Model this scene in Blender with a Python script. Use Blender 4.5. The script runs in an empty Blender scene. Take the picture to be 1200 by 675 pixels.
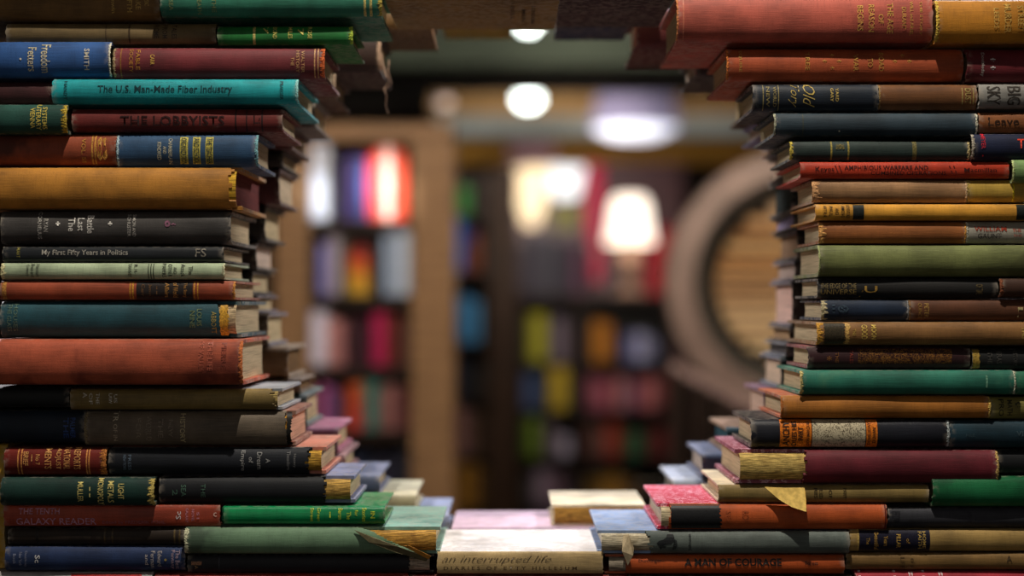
import bpy, bmesh, math, random
from mathutils import Vector, Matrix

sc = bpy.context.scene
C = sc.collection
rnd = random.Random(7)

# ------------------------------------------------------------------ frame of reference
PX = 0.0008          # metres per photo pixel in the plane of the front spines (y = 0)
CD = 1.4             # camera to that plane
HZ = 355.0           # eye level, photo pixel row
EYE = 1.45           # eye height above the floor

def sy(Y):
    return (CD + Y) / CD * PX

def P(px, py, Y):
    s = sy(Y)
    return Vector(((px - 600) * s, Y, EYE + (HZ - py) * s))

# ------------------------------------------------------------------ materials
def lin(h):
    h = h.lstrip('#')
    r = []
    for i in (0, 2, 4):
        c = int(h[i:i + 2], 16) / 255
        r.append(c / 12.92 if c <= 0.04045 else ((c + 0.055) / 1.055) ** 2.4)
    return tuple(r) + (1,)

def mul(c, f):
    return tuple(min(1, x * f) for x in c[:3]) + (1,)

class NT:
    def __init__(s, name):
        s.m = bpy.data.materials.new(name)
        s.m.use_nodes = True
        s.t = s.m.node_tree
        s.t.nodes.clear()
        s.out = s.n('ShaderNodeOutputMaterial')
        s.b = s.n('ShaderNodeBsdfPrincipled')
        s.l(s.b.outputs[0], s.out.inputs[0])
        s.tc = s.n('ShaderNodeTexCoord')
    def n(s, k, **kw):
        x = s.t.nodes.new(k)
        for a, v in kw.items():
            setattr(x, a, v)
        return x
    def l(s, a, b):
        s.t.links.new(a, b)
    def noise(s, scale, detail=3, vec=(1, 1, 1), rough=.55, off=(0, 0, 0)):
        mp = s.n('ShaderNodeMapping')
        mp.inputs['Scale'].default_value = vec
        mp.inputs['Location'].default_value = off
        s.l(s.tc.outputs['Object'], mp.inputs[0])
        x = s.n('ShaderNodeTexNoise')
        x.inputs['Scale'].default_value = scale
        x.inputs['Detail'].default_value = detail
        x.inputs['Roughness'].default_value = rough
        s.l(mp.outputs[0], x.inputs['Vector'])
        return x.outputs['Fac']
    def math(s, op, a, b=None, c=None, clamp=False):
        x = s.n('ShaderNodeMath', operation=op)
        x.use_clamp = clamp
        for i, v in enumerate((a, b, c)):
            if v is None:
                continue
            if isinstance(v, (int, float)):
                x.inputs[i].default_value = v
            else:
                s.l(v, x.inputs[i])
        return x.outputs[0]
    def ss(s, v, a, b):
        x = s.n('ShaderNodeMapRange', interpolation_type='SMOOTHSTEP')
        s.l(v, x.inputs[0])
        x.inputs[1].default_value = a
        x.inputs[2].default_value = b
        return x.outputs[0]
    def mix(s, f, a, b):
        x = s.n('ShaderNodeMix', data_type='RGBA')
        if isinstance(f, (int, float)):
            x.inputs[0].default_value = f
        else:
            s.l(f, x.inputs[0])
        for i, v in ((6, a), (7, b)):
            if isinstance(v, tuple):
                x.inputs[i].default_value = v
            else:
                s.l(v, x.inputs[i])
        return x.outputs[2]
    def done(s, col, rough=.7, spec=.35, bump=None, dist=.0003, strength=.4):
        s.l(col, s.b.inputs['Base Color']) if not isinstance(col, tuple) else setattr(s.b.inputs['Base Color'], 'default_value', col)
        s.b.inputs['Roughness'].default_value = rough
        s.b.inputs['Specular IOR Level'].default_value = spec
        if bump is not None:
            x = s.n('ShaderNodeBump')
            x.inputs['Strength'].default_value = strength
            x.inputs['Distance'].default_value = dist
            s.l(bump, x.inputs['Height'])
            s.l(x.outputs[0], s.b.inputs['Normal'])
        return s.m

def cloth(col, L, T, seed=0, stain=None, rough=.62):
    """Book cloth: weave, blotchy fading, rubbed ends and joints, painted rim light at the ends."""
    c = lin(col)
    t = NT('book_cloth')
    off = (seed * 1.37, seed * .71, seed * 2.13)
    n1 = t.noise(26, 5, off=off)
    n2 = t.noise(1, 3, vec=(45, 45, 900), off=off)
    n3 = t.noise(1, 2, vec=(900, 300, 60), off=off)
    k = t.mix(t.ss(n1, .3, .72), mul(c, .62), mul(c, 1.24))
    k = t.mix(t.math('MULTIPLY', t.ss(n2, .42, .7), .3), k, mul(c, 1.5))
    k = t.mix(t.math('MULTIPLY', t.ss(n3, .5, .72), .28), k, mul(c, .55))
    if stain:
        n4 = t.noise(14, 4, off=(off[1] + 3, off[0], 1))
        k = t.mix(t.math('MULTIPLY', t.ss(n4, .56, .66), .75), k, lin(stain))
    sep = t.n('ShaderNodeSeparateXYZ')
    t.l(t.tc.outputs['Object'], sep.inputs[0])
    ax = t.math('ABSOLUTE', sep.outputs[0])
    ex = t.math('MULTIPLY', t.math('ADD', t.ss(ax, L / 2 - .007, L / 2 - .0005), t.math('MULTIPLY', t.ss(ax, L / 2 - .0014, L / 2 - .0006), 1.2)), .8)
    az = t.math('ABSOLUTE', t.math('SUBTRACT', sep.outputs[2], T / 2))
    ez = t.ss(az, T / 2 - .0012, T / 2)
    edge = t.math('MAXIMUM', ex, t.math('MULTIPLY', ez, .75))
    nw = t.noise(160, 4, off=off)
    wear_rim_light = t.math('MULTIPLY', edge, t.ss(nw, .42, .6), clamp=True)
    worn = tuple(.45 * a + .55 * b for a, b in zip(c[:3], (.46, .4, .32))) + (1,)  # rubbed tone; at the board ends it also paints in backlit rims
    k = t.mix(t.math('MULTIPLY', wear_rim_light, .7), k, worn)
    nb = t.noise(1, 1, vec=(1500, 1500, 1500))
    return t.done(k, rough, .4, t.math('ADD', nb, n2), .0004, .35)

_pm = {}
def paper(col, streak=1.0):
    key = (col, streak)
    if key in _pm:
        return _pm[key]
    c = lin(col)
    t = NT('page_edges')
    a = t.noise(1, 3, vec=(14, 14, 1500))
    b = t.noise(22, 4)
    k = t.mix(t.ss(a, .3, .55), mul(c, .55), c)
    k = t.mix(t.math('MULTIPLY', t.ss(b, .5, .8), .3), k, mul(c, .6))
    _pm[key] = t.done(k, .85, .2, a, .0008, .6)
    return _pm[key]

_bm = {}
def binding(col, dark='3a2410'):
    """Bare spine of the text block: gold-brown glue, thread and paper folds."""
    key = (col, dark)
    if key in _bm:
        return _bm[key]
    c = lin(col)
    t = NT('bare_binding')
    a = t.noise(1, 4, vec=(90, 90, 1300))
    b = t.noise(90, 5)
    d = t.noise(1, 2, vec=(1300, 400, 200))
    k = t.mix(t.ss(a, .35, .62), mul(c, .38), mul(c, 1.15))
    k = t.mix(t.math('MULTIPLY', t.ss(b, .52, .64), .85 if dark != '3a2410' and lin(dark)[0] < .02 else .35), k, lin(dark))
    k = t.mix(t.math('MULTIPLY', t.ss(d, .5, .7), .35), k, mul(c, .5))
    _bm[key] = t.done(k, .75, .25, t.math('ADD', a, b), .0008, .8)
    return _bm[key]

_fm = {}
def plain(col, rough=.6, name='pigment', spec=.3, metal=0, var=.25, scale=40):
    key = (col, rough, spec, metal, var, scale)
    if key in _fm:
        return _fm[key]
    c = lin(col)
    t = NT(name)
    n = t.noise(scale, 4)
    k = t.mix(t.ss(n, .3, .7), mul(c, 1 - var), mul(c, 1 + var))
    t.b.inputs['Metallic'].default_value = metal
    _fm[key] = t.done(k, rough, spec)
    return _fm[key]

def ink(col):
    """Worn stamping on a spine: foil or ink rubbed thin in spots."""
    return plain(col, .45, 'stamped_ink', .4, 0, .45, 700)

def glow(col, strength):
    t = NT('lamp_glow')
    t.b.inputs['Emission Color'].default_value = lin(col)
    t.b.inputs['Emission Strength'].default_value = strength
    return t.done(lin(col), .6)

def wood(col, vec=(3, 3, 40), name='wood', rough=.5, var=.45):
    c = lin(col)
    t = NT(name)
    a = t.noise(1.6, 5, vec=vec)
    b = t.noise(6, 4)
    k = t.mix(t.ss(a, .3, .7), mul(c, 1 - var), mul(c, 1.12))
    k = t.mix(t.math('MULTIPLY', b, .35), k, mul(c, .6))
    return t.done(k, rough, .35, a, .002, .25)

# ------------------------------------------------------------------ object helpers
def empty(name, loc, rot=(0, 0, 0)):
    o = bpy.data.objects.new(name, None)
    o.empty_display_size = .02
    o.location = loc
    o.rotation_euler = rot
    C.objects.link(o)
    return o

def tag(o, label=None, cat=None, group=None, kind=None):
    if label: o['label'] = label
    if cat: o['category'] = cat
    if group: o['group'] = group
    if kind: o['kind'] = kind
    return o

def mesh(name, verts, faces, mats, parent=None, mi=None, smooth=False, loc=(0, 0, 0)):
    me = bpy.data.meshes.new(name)
    me.from_pydata([tuple(v) for v in verts], [], faces)
    if not isinstance(mats, (list, tuple)):
        mats = [mats]
    for m in mats:
        me.materials.append(m)
    if mi:
        me.polygons.foreach_set('material_index', mi)
    bm = bmesh.new(); bm.from_mesh(me)
    bmesh.ops.recalc_face_normals(bm, faces=bm.faces)
    bm.to_mesh(me); bm.free()
    if smooth:
        me.polygons.foreach_set('use_smooth', [True] * len(me.polygons))
        try:
            me.set_sharp_from_angle(angle=math.radians(35))
        except Exception:
            pass
    o = bpy.data.objects.new(name, me)
    o.location = loc
    C.objects.link(o)
    if parent:
        o.parent = parent
    return o

class MB:
    """Collects simple shapes into one mesh."""
    def __init__(s):
        s.v = []; s.f = []
    def box(s, x0, x1, y0, y1, z0, z1):
        n = len(s.v)
        s.v += [(x, y, z) for z in (z0, z1) for y in (y0, y1) for x in (x0, x1)]
        s.f += [tuple(n + i for i in q) for q in ((0, 2, 3, 1), (4, 5, 7, 6), (0, 1, 5, 4), (2, 6, 7, 3), (0, 4, 6, 2), (1, 3, 7, 5))]
        return s
    def lathe(s, prof, seg=40, c=(0, 0, 0)):
        n = len(s.v); k = len(prof)
        for i in range(seg):
            a = 2 * math.pi * i / seg
            s.v += [(c[0] + r * math.cos(a), c[1] + r * math.sin(a), c[2] + z) for r, z in prof]
        for i in range(seg):
            for j in range(k - 1):
                s.f.append((n + i * k + j, n + ((i + 1) % seg) * k + j, n + ((i + 1) % seg) * k + j + 1, n + i * k + j + 1))
        return s
    def build(s, name, mat, parent=None, bevel=0, smooth=False, loc=(0, 0, 0)):
        o = mesh(name, s.v, s.f, mat, parent, smooth=smooth, loc=loc)
        if bevel:
            b = o.modifiers.new('bevel', 'BEVEL'); b.width = bevel; b.segments = 2; b.limit_method = 'ANGLE'
        return o

# ------------------------------------------------------------------ lettering (converted in one go at the end)
_jobs = []
def letter_job(name, body, mode, mat, parent, fit, place, bold=0.0, shear=0.0):
    cu = bpy.data.curves.new(name, 'FONT')
    cu.body = body
    cu.align_x = 'CENTER'; cu.align_y = 'CENTER'
    cu.size = 1
    cu.resolution_u = 2
    cu.offset = bold
    cu.shear = shear
    o = bpy.data.objects.new(name + '_src', cu)
    C.objects.link(o)
    _jobs.append((o, name, mode, mat, parent, fit, place))

def flush_letters():
    bpy.context.view_layer.update()
    dg = bpy.context.evaluated_depsgraph_get()
    for o, name, mode, mat, parent, fit, place in _jobs:
        me = bpy.data.meshes.new_from_object(o.evaluated_get(dg))
        me.name = name
        vs = [v.co.copy() for v in me.vertices]
        if vs:
            x0 = min(v.x for v in vs); x1 = max(v.x for v in vs)
            y0 = min(v.y for v in vs); y1 = max(v.y for v in vs)
            w = max(1e-6, x1 - x0); h = max(1e-6, y1 - y0)
            u0, v0, U, V = fit
            tw, th = (U, V) if mode == 'h' else (V, U)
            for v, p in zip(me.vertices, vs):
                a = ((p.x - x0) / w - .5) * tw
                b = ((p.y - y0) / h - .5) * th
                if mode == 'h': u, q = a, b
                elif mode == 'v': u, q = b, -a
                else: u, q = -b, a
                v.co = place(u0 + u, v0 + q)
        me.materials.clear(); me.materials.append(mat)
        n = bpy.data.objects.new(name, me)
        C.objects.link(n)
        n.parent = parent
        cu = o.data
        bpy.data.objects.remove(o)
        bpy.data.curves.remove(cu)

# ------------------------------------------------------------------ the book
def grid_shell(rows, cols, outer, inner, keep):
    """Thick shell from two vertex grids; faces kept where keep(i, j)."""
    V = []
    for g in (outer, inner):
        for i in range(rows):
            V += g[i]
    o = lambda i, j: i * cols + j
    n = lambda i, j: rows * cols + i * cols + j
    K = {(i, j) for i in range(rows - 1) for j in range(cols - 1) if keep(i, j)}
    F = []; tagj = []
    for i, j in K:
        F.append((o(i, j), o(i + 1, j), o(i + 1, j + 1), o(i, j + 1))); tagj.append(j)
        F.append((n(i, j), n(i, j + 1), n(i + 1, j + 1), n(i + 1, j))); tagj.append(j)
        for (a, b, da) in (((i, j), (i, j + 1), (i - 1, j)), ((i + 1, j), (i + 1, j + 1), (i + 1, j)),
                           ((i, j), (i + 1, j), (i, j - 1)), ((i, j + 1), (i + 1, j + 1), (i, j + 1))):
            if da not in K:
                F.append((o(*a), o(*b), n(*b), n(*a))); tagj.append(j)
    return V, F, tagj

NARC = 14
def warp_at(x, seed):
    return math.sin(x * 22 + seed * 1.7) * .0004 + math.sin(x * 61 + seed) * .00012
def make_book(root, L, T, D, b, col, seed, board_col=None, page='d9c6a0', tears=(), lo=False, tcov=None,
              cover_mat=None, board_mat=None, page_mat=None, stain=None, rough=.62, warp=1.0, pageind=.006):
    r = random.Random(seed)
    t = tcov if tcov else min(.0034, T * .125)
    ts = t * .55
    hT = T / 2
    na = 6 if lo else (44 if any(abs(q[1] - q[2]) > .02 for q in tears) else NARC)
    out = [(D, 0), (D * .5, 0), (b + .0065, 0), (b + .0035, .0006)]
    inn = [(D, t), (D * .5, t), (b + .0065, t), (b + .0035, t + .0004)]
    if lo:
        out = [out[0]]; inn = [inn[0]]
    nb = len(out)
    arc_o = []; arc_i = []
    for k in range(na + 1):
        th = -math.pi / 2 + math.pi * k / na
        ct = math.cos(th) ** .8 if math.cos(th) > 0 else 0
        arc_o.append((b - b * ct, hT + hT * math.sin(th)))
        arc_i.append((b - (b - ts) * ct, hT + (hT - t) * math.sin(th)))
    out = out + arc_o + [(y, T - z) for y, z in reversed(out)]
    inn = inn + arc_i + [(y, T - z) for y, z in reversed(inn)]
    cols = len(out)
    xs = {-L / 2, L / 2}
    if not lo:
        for i in range(1, 36):
            xs.add(-L / 2 + L * i / 36)
        xs |= {-L / 2 + .002, L / 2 - .002, -L / 2 + .005, L / 2 - .005}
    for (side, xt, xb, jag, *_rest) in tears:
        a = min(xt, xb) - jag - .001; z = max(xt, xb) + jag + .001
        x = max(a, -L / 2 + .0006)
        while x < min(z, L / 2 - .0006):
            xs.add(x); x += .0009
    xs = sorted(xs)
    q = [xs[0]]
    for x in xs[1:]:
        if x - q[-1] > .0004: q.append(x)
    q[-1] = L / 2
    xs = q
    rows = len(xs)
    go = []; gi = []
    for i, x in enumerate(xs):
        ro = []; ri = []
        w = 0 if lo else warp_at(x, seed) * warp
        e = abs(x) > L / 2 - .0015 and not lo
        for j in range(cols):
            dx = r.uniform(-.0006, .0006) if e and nb <= j <= nb + na else 0
            f = .3 if 0 < j < cols - 1 else 0
            for lst, (y, z) in ((ro, out[j]), (ri, inn[j])):
                pull = w if nb < j < nb + na else 0
                lst.append((x + dx, y + pull, z))
        go.append(ro); gi.append(ri)
    jr = {}
    def limit(k, tr, idx):
        side, xt, xb, jag = tr[:4]
        f = (k + .5) / na
        key = (k, idx)
        if key not in jr:
            jr[key] = r.uniform(-jag, jag)
        return xb + (xt - xb) * f + jr[key]
    def keep(i, j):
        if not (nb <= j < nb + na):
            return True
        xm = (xs[i] + xs[i + 1]) / 2
        for idx, tr in enumerate(tears):
            lim = limit(j - nb, tr, idx)
            if tr[0] == 'l' and xm < lim: return False
            if tr[0] == 'r' and xm > lim: return False
        return True
    V, F, tj = grid_shell(rows, cols, go, gi, keep)
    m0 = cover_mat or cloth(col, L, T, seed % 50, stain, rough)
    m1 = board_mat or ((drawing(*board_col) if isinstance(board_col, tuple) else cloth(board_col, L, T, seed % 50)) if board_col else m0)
    mi = [0 if nb <= j < nb + na else 1 for j in tj]
    mesh('cover', V, F, [m0, m1], root, mi, smooth=True)
    # text block
    sq = min(pageind, L * .05)
    prof = [(b - (b - ts - .0003) * (math.cos(-math.pi / 2 + math.pi * k / na) ** .8 if 0 < k < na else 0), hT + (hT - t - .0002) * math.sin(-math.pi / 2 + math.pi * k / na)) for k in range(na + 1)]
    if t < .001:
        prof = [(max(y, .0006), z) for y, z in prof]
    nf = 2 if lo else 6
    fore = []
    for k in range(nf + 1):
        f = k / nf
        fore.append((D - sq - .35 * b * math.sin(math.pi * f), T - t - .0002 - f * (T - 2 * t - .0004)))
    pr = prof + fore
    n = len(pr)
    V = []; px = [-L / 2 + sq, 0, L / 2 - sq]
    for x in px:
        V += [(x, y, z) for y, z in pr]
    F = [tuple(range(n)), tuple(range(3 * n - 1, 2 * n - 1, -1))]
    for a in range(2):
        for k in range(n):
            F.append((a * n + k, a * n + (k + 1) % n, (a + 1) * n + (k + 1) % n, (a + 1) * n + k))
    mesh('page_block', V, F, page_mat or paper(page), root, smooth=True)
    # bare binding behind each tear
    for (side, xt, xb, jag, bcol, *rest) in tears:
        a, z = ((-L / 2 + sq * .6, max(xt, xb) + jag + .004) if side == 'l' else (min(xt, xb) - jag - .004, L / 2 - sq * .6))
        m = max(2, int((z - a) / .003)); V = []; F = []
        for i in range(m + 1):
            x = a + (z - a) * i / m
            for k in range(na + 1):
                th = -math.pi / 2 + math.pi * k / na
                ct = math.cos(th) ** .8 if 0 < k < na else 0
                rr = r.uniform(-.00015, .00015)
                V.append((x, b - (b - ts * .75) * ct + rr + .00005, hT + (hT - t * 1.0) * math.sin(th)))
        for i in range(m):
            for k in range(na):
                p = i * (na + 1) + k
                F.append((p, p + 1, p + na + 2, p + na + 1))
        mesh('bare_binding', V, F, binding(bcol, *rest), root, smooth=True)

_dm = {}
def drawing(base, line, sc_, lo, hi):
    key = (base, line, sc_)
    if key not in _dm:
        t = NT('printed_drawing')
        n = t.noise(sc_, 3, rough=.6)
        f = t.math('ABSOLUTE', t.math('SUBTRACT', n, .5))
        m = t.noise(sc_ * .35, 2, off=(3, 1, 2))
        k = t.mix(t.math('MULTIPLY', t.math('SUBTRACT', 1.0, t.ss(f, lo, hi)), t.ss(m, .3, .5)), lin(base), lin(line))
        _dm[key] = t.done(k, .5, .3)
    return _dm[key]

_labels = set()
_cur = [0]
_geo = {}
def spine_place(T, b, eps):
    hT = T / 2
    sd = _cur[0]
    def f(u, v):
        s = max(-.985, min(.985, (v - hT) / hT))
        return Vector((u, b - b * (max(0, 1 - s * s) ** .5) ** .8 - eps + warp_at(u, sd), v))
    return f

def patch(name, root, T, b, u0, u1, v0, v1, col, eps=.00012, jag=0, seed=1, mat=None):
    r = random.Random(seed)
    n = max(4, int((v1 - v0) / .0012)); m = max(1, int((u1 - u0) / .004))
    f = spine_place(T, b, eps)
    V = []; F = []
    for i in range(n + 1):
        v = v0 + (v1 - v0) * i / n
        a = u0 + r.uniform(-jag, jag) * .4; c = u1 + r.uniform(-jag, jag)
        for k in range(m + 1):
            V.append(f(a + (c - a) * k / m, v))
    for i in range(n):
        for k in range(m):
            p = i * (m + 1) + k
            F.append((p, p + 1, p + m + 2, p + m + 1))
    return mesh(name, V, F, mat or ink(col), root, smooth=True)

def fray(root, L, T, b, side, col, w, seed):
    """Ragged light threads where the cloth has worn through at the end of a spine."""
    r = random.Random(seed)
    f = spine_place(T, b, .0002)
    x = L / 2 if side == 'r' else -L / 2
    sg = 1 if side == 'r' else -1
    n = max(10, int(T / .0009)); V = []; F = []
    for i in range(n + 1):
        v = T * (.04 + .92 * i / n)
        lo = f(x - sg * w * r.uniform(.25, 1), v)
        hi = f(x + sg * r.uniform(.0001, .0011), v)
        mid = (lo + hi) / 2 + Vector((0, -r.uniform(.0001, .0007), r.uniform(-.0004, .0004)))
        V += [lo, mid, hi, lo + Vector((0, .0006, 0)), hi + Vector((0, .0007, 0))]
    for i in range(n):
        p = i * 5; q = p + 5
        for a, c in ((0, 1), (1, 2), (2, 4), (4, 3), (3, 0)):
            F.append((p + a, p + c, q + c, q + a))
    F += [(0, 1, 2, 4, 3), tuple(n * 5 + k for k in (3, 4, 2, 1, 0))]
    mesh('frayed_edge', V, F, plain(col, .9, 'frayed_thread', .1, 0, .5, 900), root)

LEFT = 'books stacked on the left of the opening'
RIGHT = 'books stacked on the right of the opening'
BACKL = 'books in the rear stack left of the opening'
BACKR = 'books in the rear stack right of the opening'
_seed = [100]

def B(label, x0, x1, yt, yb, col, group, y=None, D=None, b=None, tear=(), fr=(), band=(), text=(), rot=0,
      board=None, page='cbb68e', stain=None, rough=.62, Y=0.0, tcov=None, name='book', flatz=False, pageind=.006):
    assert label not in _labels, label
    _labels.add(label)
    _seed[0] += 1
    seed = _seed[0]
    _cur[0] = seed
    r = random.Random(seed * 13)
    s = sy(Y)
    off = y if y is not None else r.uniform(-.003, .004)
    L = (x1 - x0) * s - .0004
    T = (yb - yt) * s - .0006
    if D is None:
        D = max(.11, min(.155, L * .66)) + r.uniform(-.004, .004)
    if b is None:
        b = max(.0034, min(.36 * T, .0125))
    cx = (x0 + x1) / 2
    base = P(cx, yb, Y); base.y = Y + off
    root = empty(name, base, (0, 0, math.radians(rot)))
    tag(root, label, 'book', group)
    _geo[root.name] = (seed, T, b)
    U = lambda px: (px - cx) * s
    Vv = lambda py: (yb - py) * s
    tears = [(t[0], U(t[1]), U(t[2]), t[3] * s) + tuple(t[4:]) for t in tear]
    make_book(root, L, T, D, b, col, seed, board, page, tears, stain=stain, rough=rough, tcov=tcov, pageind=pageind)
    for f in fr:
        fray(root, L, T, b, f[0], f[1], f[2] * s, seed)
    for i, q in enumerate(band):
        x_0, x_1, c = q[:3]
        v0, v1 = (q[3], q[4]) if len(q) > 4 else (.03, .97)
        nm = q[5] if len(q) > 5 else ('spine_label' if x_1 - x_0 > 12 else 'spine_band')
        patch(nm, root, T, b, U(x_0), U(x_1), T * v0, T * v1, c, .00012 + .00005 * i, seed=seed + i, jag=q[6] * s if len(q) > 6 else 0, mat=drawing(*c) if isinstance(c, tuple) else None)
    for i, q in enumerate(text):
        body, mode, tx, ty, tl, th, c = q[:7]
        nm = q[7] if len(q) > 7 and q[7] else ('title' if i == 0 else 'lettering')
        bold = q[8] if len(q) > 8 else .008
        shear = q[9] if len(q) > 9 else 0
        fit = (U(tx), Vv(ty), tl * s, th * s)
        letter_job(nm, body, mode, ink(c), root, fit, spine_place(T, b, .00045 + .00005 * len(band)), bold, shear)
    return root
# ================================================================== FRONT STACK, LEFT OF THE OPENING
G = '#c9a24a'; S = '#b9b3a6'
B('unseen olive book added above the top left edge to block light', -60, 334, -76, -24, '5a4a2a', LEFT, y=-.02)  # unseen book, put in to darken the upper left rows
G = 'c9a24a'; S = 'b9b3a6'; DK = '241a14'
l = LEFT
B('thick olive brown book at the top left edge above the khaki book', -60, 187, -23, 23, '7d5a2a', l, y=0,
  text=[('MUSIC', 'v', 172, 0, 5, 14, G), ('LAKE', 'v', 162, 2, 6, 18, G), ('FIFTH', 'v', 152, 4, 6, 20, G), ('linwin', 'v', 133, 6, 5, 18, G)])
B('dark green book with frayed gilt end, highest of the left stack beside the arch', 190, 448, -20, 21, '2f7a62', l, y=-.009, fr=[('r', 'b9a653', 6)],
  text=[('THE', 'v', 253, 8, 5, 16, '7d8a5a'), ('HEATH', 'v', 236, 8, 5, 20, '7d8a5a'), ('SEA', 'v', 203, 8, 5, 12, '7d8a5a')],
  band=[(427, 430, 'c2b168'), (434, 437, 'c2b168')])
B('thin khaki cloth book under the olive brown book', 5, 252, 25, 50, '6f5c3a', l, y=.004,
  text=[('TALES', 'v', 203, 36, 6, 17, '3c2c18'), ('FROM', 'v', 192, 36, 6, 16, '3c2c18'), ('ROME', 'v', 182, 36, 6, 16, '3c2c18')],
  band=[(149, 151, '3c2c18'), (122, 123, '3c2c18')])
B('bright green book with gold spine script and torn gilt end', 254, 413, 29, 52, '1f7a35', l, y=.001, fr=[('r', 'a9c04a', 5)],
  text=[('7', 'v', 311, 35, 6, 8, 'd5c96a'), ('BOND', 'v', 322, 38, 5, 14, 'd5c96a'), ('MILES', 'v', 340, 38, 5, 14, 'd5c96a'), ('7', 'v', 352, 37, 7, 8, 'd5c96a'), ('ROSE', 'v', 363, 38, 5, 14, 'd5c96a')],
  band=[(296, 299, 'c2b168')])
B('blue cloth book with white serif title Freedom Fetters', -70, 130, 47, 91, '2b5590', l, y=-.004, fr=[('r', 'd8d2c0', 2)],
  text=[('SMITH', 'v', 103, 70, 6, 25, 'c8c2b0', 'author_name'), ('Freedom', 'v', 55, 69, 11, 33, 'c8bfa0'), ('Fetters', 'v', 39, 70, 10, 28, 'c8bfa0'), ('.', 'h', 26, 70, 2.5, 2.5, 'd8d2c0')])
B('maroon book with orange frayed end resting on the teal book', 133, 380, 54, 91.5, '6a2228', l, y=-.001, fr=[('r', 'c8643a', 6), ('l', 'a08a68', 3)],
  text=[('WALTER', 'v', 355, 72, 4, 26, 'b98a5a'), ('HISTORY', 'v', 349, 72, 4, 26, 'b98a5a'), ('THE', 'v', 343, 72, 4, 10, 'b98a5a'), ('CARR', 'v', 179, 70, 5, 12, G), ('FABLE', 'v', 162, 70, 5, 24, 'a8742a'), ('SOCIETY', 'v', 154, 71, 4.5, 28, 'a8742a')],
  band=[(368, 369.5, 'b98a5a'), (372, 373.5, 'b98a5a'), (141, 142.5, '8a5a2a')])
B('bright teal book titled The US Man-Made Fiber Industry', 63, 350, 92, 123, '0c9aa0', l, y=-.006, fr=[('r', '9fd8d2', 3)],
  text=[('The U.S. Man-Made Fiber Industry', 'h', 195, 106, 157, 10, '0b3338'), ('PRAEGER', 'v', 331, 107, 4, 22, '0b3338'), ('HANDY', 'v', 79, 107, 4, 22, '0b3338')])
B('dark maroon book end at the left edge under the blue Freedom Fetters book', -90, 60, 94, 121, '3c1a1c', l, y=.003)
B('dark green book with worn gilt end and gold lettering at the left edge', -80, 82, 122.5, 158, '1d4a40', l, y=-.012, fr=[('r', 'b59a3c', 7)],
  text=[('SYSTEMS', 'v', 57, 140, 5.5, 26, 'd2bd58'), ('LITERARY', 'v', 50, 139, 5.5, 30, 'd2bd58'), ('VIENNA', 'v', 43, 140, 5.5, 24, 'd2bd58')])
B('dark maroon book titled The Lobbyists', 84, 331, 126, 154.5, '6a221e', l, y=.0, rot=0,
  text=[('THE LOBBYISTS', 'h', 202, 141.5, 122, 12, '2a0d0d'), ('L:', 'h', 301, 140, 8, 10, '2a0d0d')],
  band=[(275, 277, '2a0d0d'), (288, 289.5, '2a0d0d'), (306, 308, '2a0d0d')])
B('rust red leather book with gilt roundels left of the blue Teacher book', -80, 136, 155.5, 193.5, '8a3f24', l, y=0, stain='3c1a10',
  text=[('8', 'v', 120, 174, 14, 28, 'c28a3c', 'ornament', .03), ('VOL. III', 'v', 98, 176, 5, 28, 'c28a3c', 'volume_number')],
  band=[(107, 109, 'c28a3c'), (110.5, 112.5, 'c28a3c')])
B('blue book with three gold title boxes under The Lobbyists', 137, 302, 155.5, 196, '2a4c6e', l, y=-.001, fr=[('r', '7fb0b8', 4), ('l', 'a8c0c8', 3)],
  band=[(211, 220.5, 'b3a84a', .1, .9), (226, 235, 'b3a84a', .1, .9), (241, 250, 'b3a84a', .1, .9)],
  text=[('THE TEACHER', 'v', 245.5, 177, 6.5, 30, '17303c'), ('AND SCHOOL', 'v', 230.5, 177, 6.5, 30, '17303c'), ('ORGANIZATION', 'v', 215.5, 177, 6.5, 31, '17303c'), ('CHAMBERLAIN', 'v', 200, 177, 4.5, 30, 'b8b49a', 'author_name'), ('AND', 'v', 193.5, 176, 4, 9, 'b8b49a'), ('KINDRED', 'v', 187, 177, 4.5, 21, 'b8b49a', 'author_name')])
B('thick ochre cloth book with dark stains and torn yellow end', -20, 282, 195, 245.5, 'b0772a', l, y=-.006, stain='4a2a16', page='6a2c26',
  tear=[('r', 270, 274, 4, 'd6a832')], fr=[])
B('thick charcoal book titled The Last Battle', 0, 270, 246.5, 286, '454240', l, y=.0, rough=.5,
  text=[('CORNELIUS', 'v', 46.5, 264, 4.5, 32, 'b8b4ac', 'author_name'), ('RYAN', 'v', 54, 264, 5, 15, 'b8b4ac', 'author_name'), ('The', 'v', 84, 263, 8, 16, 'd8d4cc'), ('Last', 'v', 95, 263, 8, 15, 'd8d4cc'), ('Battle', 'v', 106, 263, 8, 21, 'd8d4cc'),
        ('SIMON AND', 'v', 157, 264, 4, 26, 'b8b4ac'), ('SCHUSTER', 'v', 151, 264, 4, 26, 'b8b4ac'), ('+', 'h', 68, 262, 5, 5, 'd8d4cc', 'ornament', .08), ('+', 'h', 129, 262, 5, 5, 'd8d4cc', 'ornament', .08), ('o', 'h', 196, 262, 7, 8, '8a5a70', 'ornament', .05), ('*', 'h', 203, 264, 6, 6, '8a5a70', 'ornament', .05)])
B('thin black book titled My First Fifty Years in Politics', 2, 262, 288, 307, '1c2024', l, y=.001, rough=.45,
  text=[('My First Fifty Years in Politics', 'h', 99, 296.5, 101, 8, 'a8a49a'), ('FS', 'h', 235, 296, 13, 10, '8a8478', 'emblem'), ('MART', 'v', 21, 296, 4, 12, '8a8240')])
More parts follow.
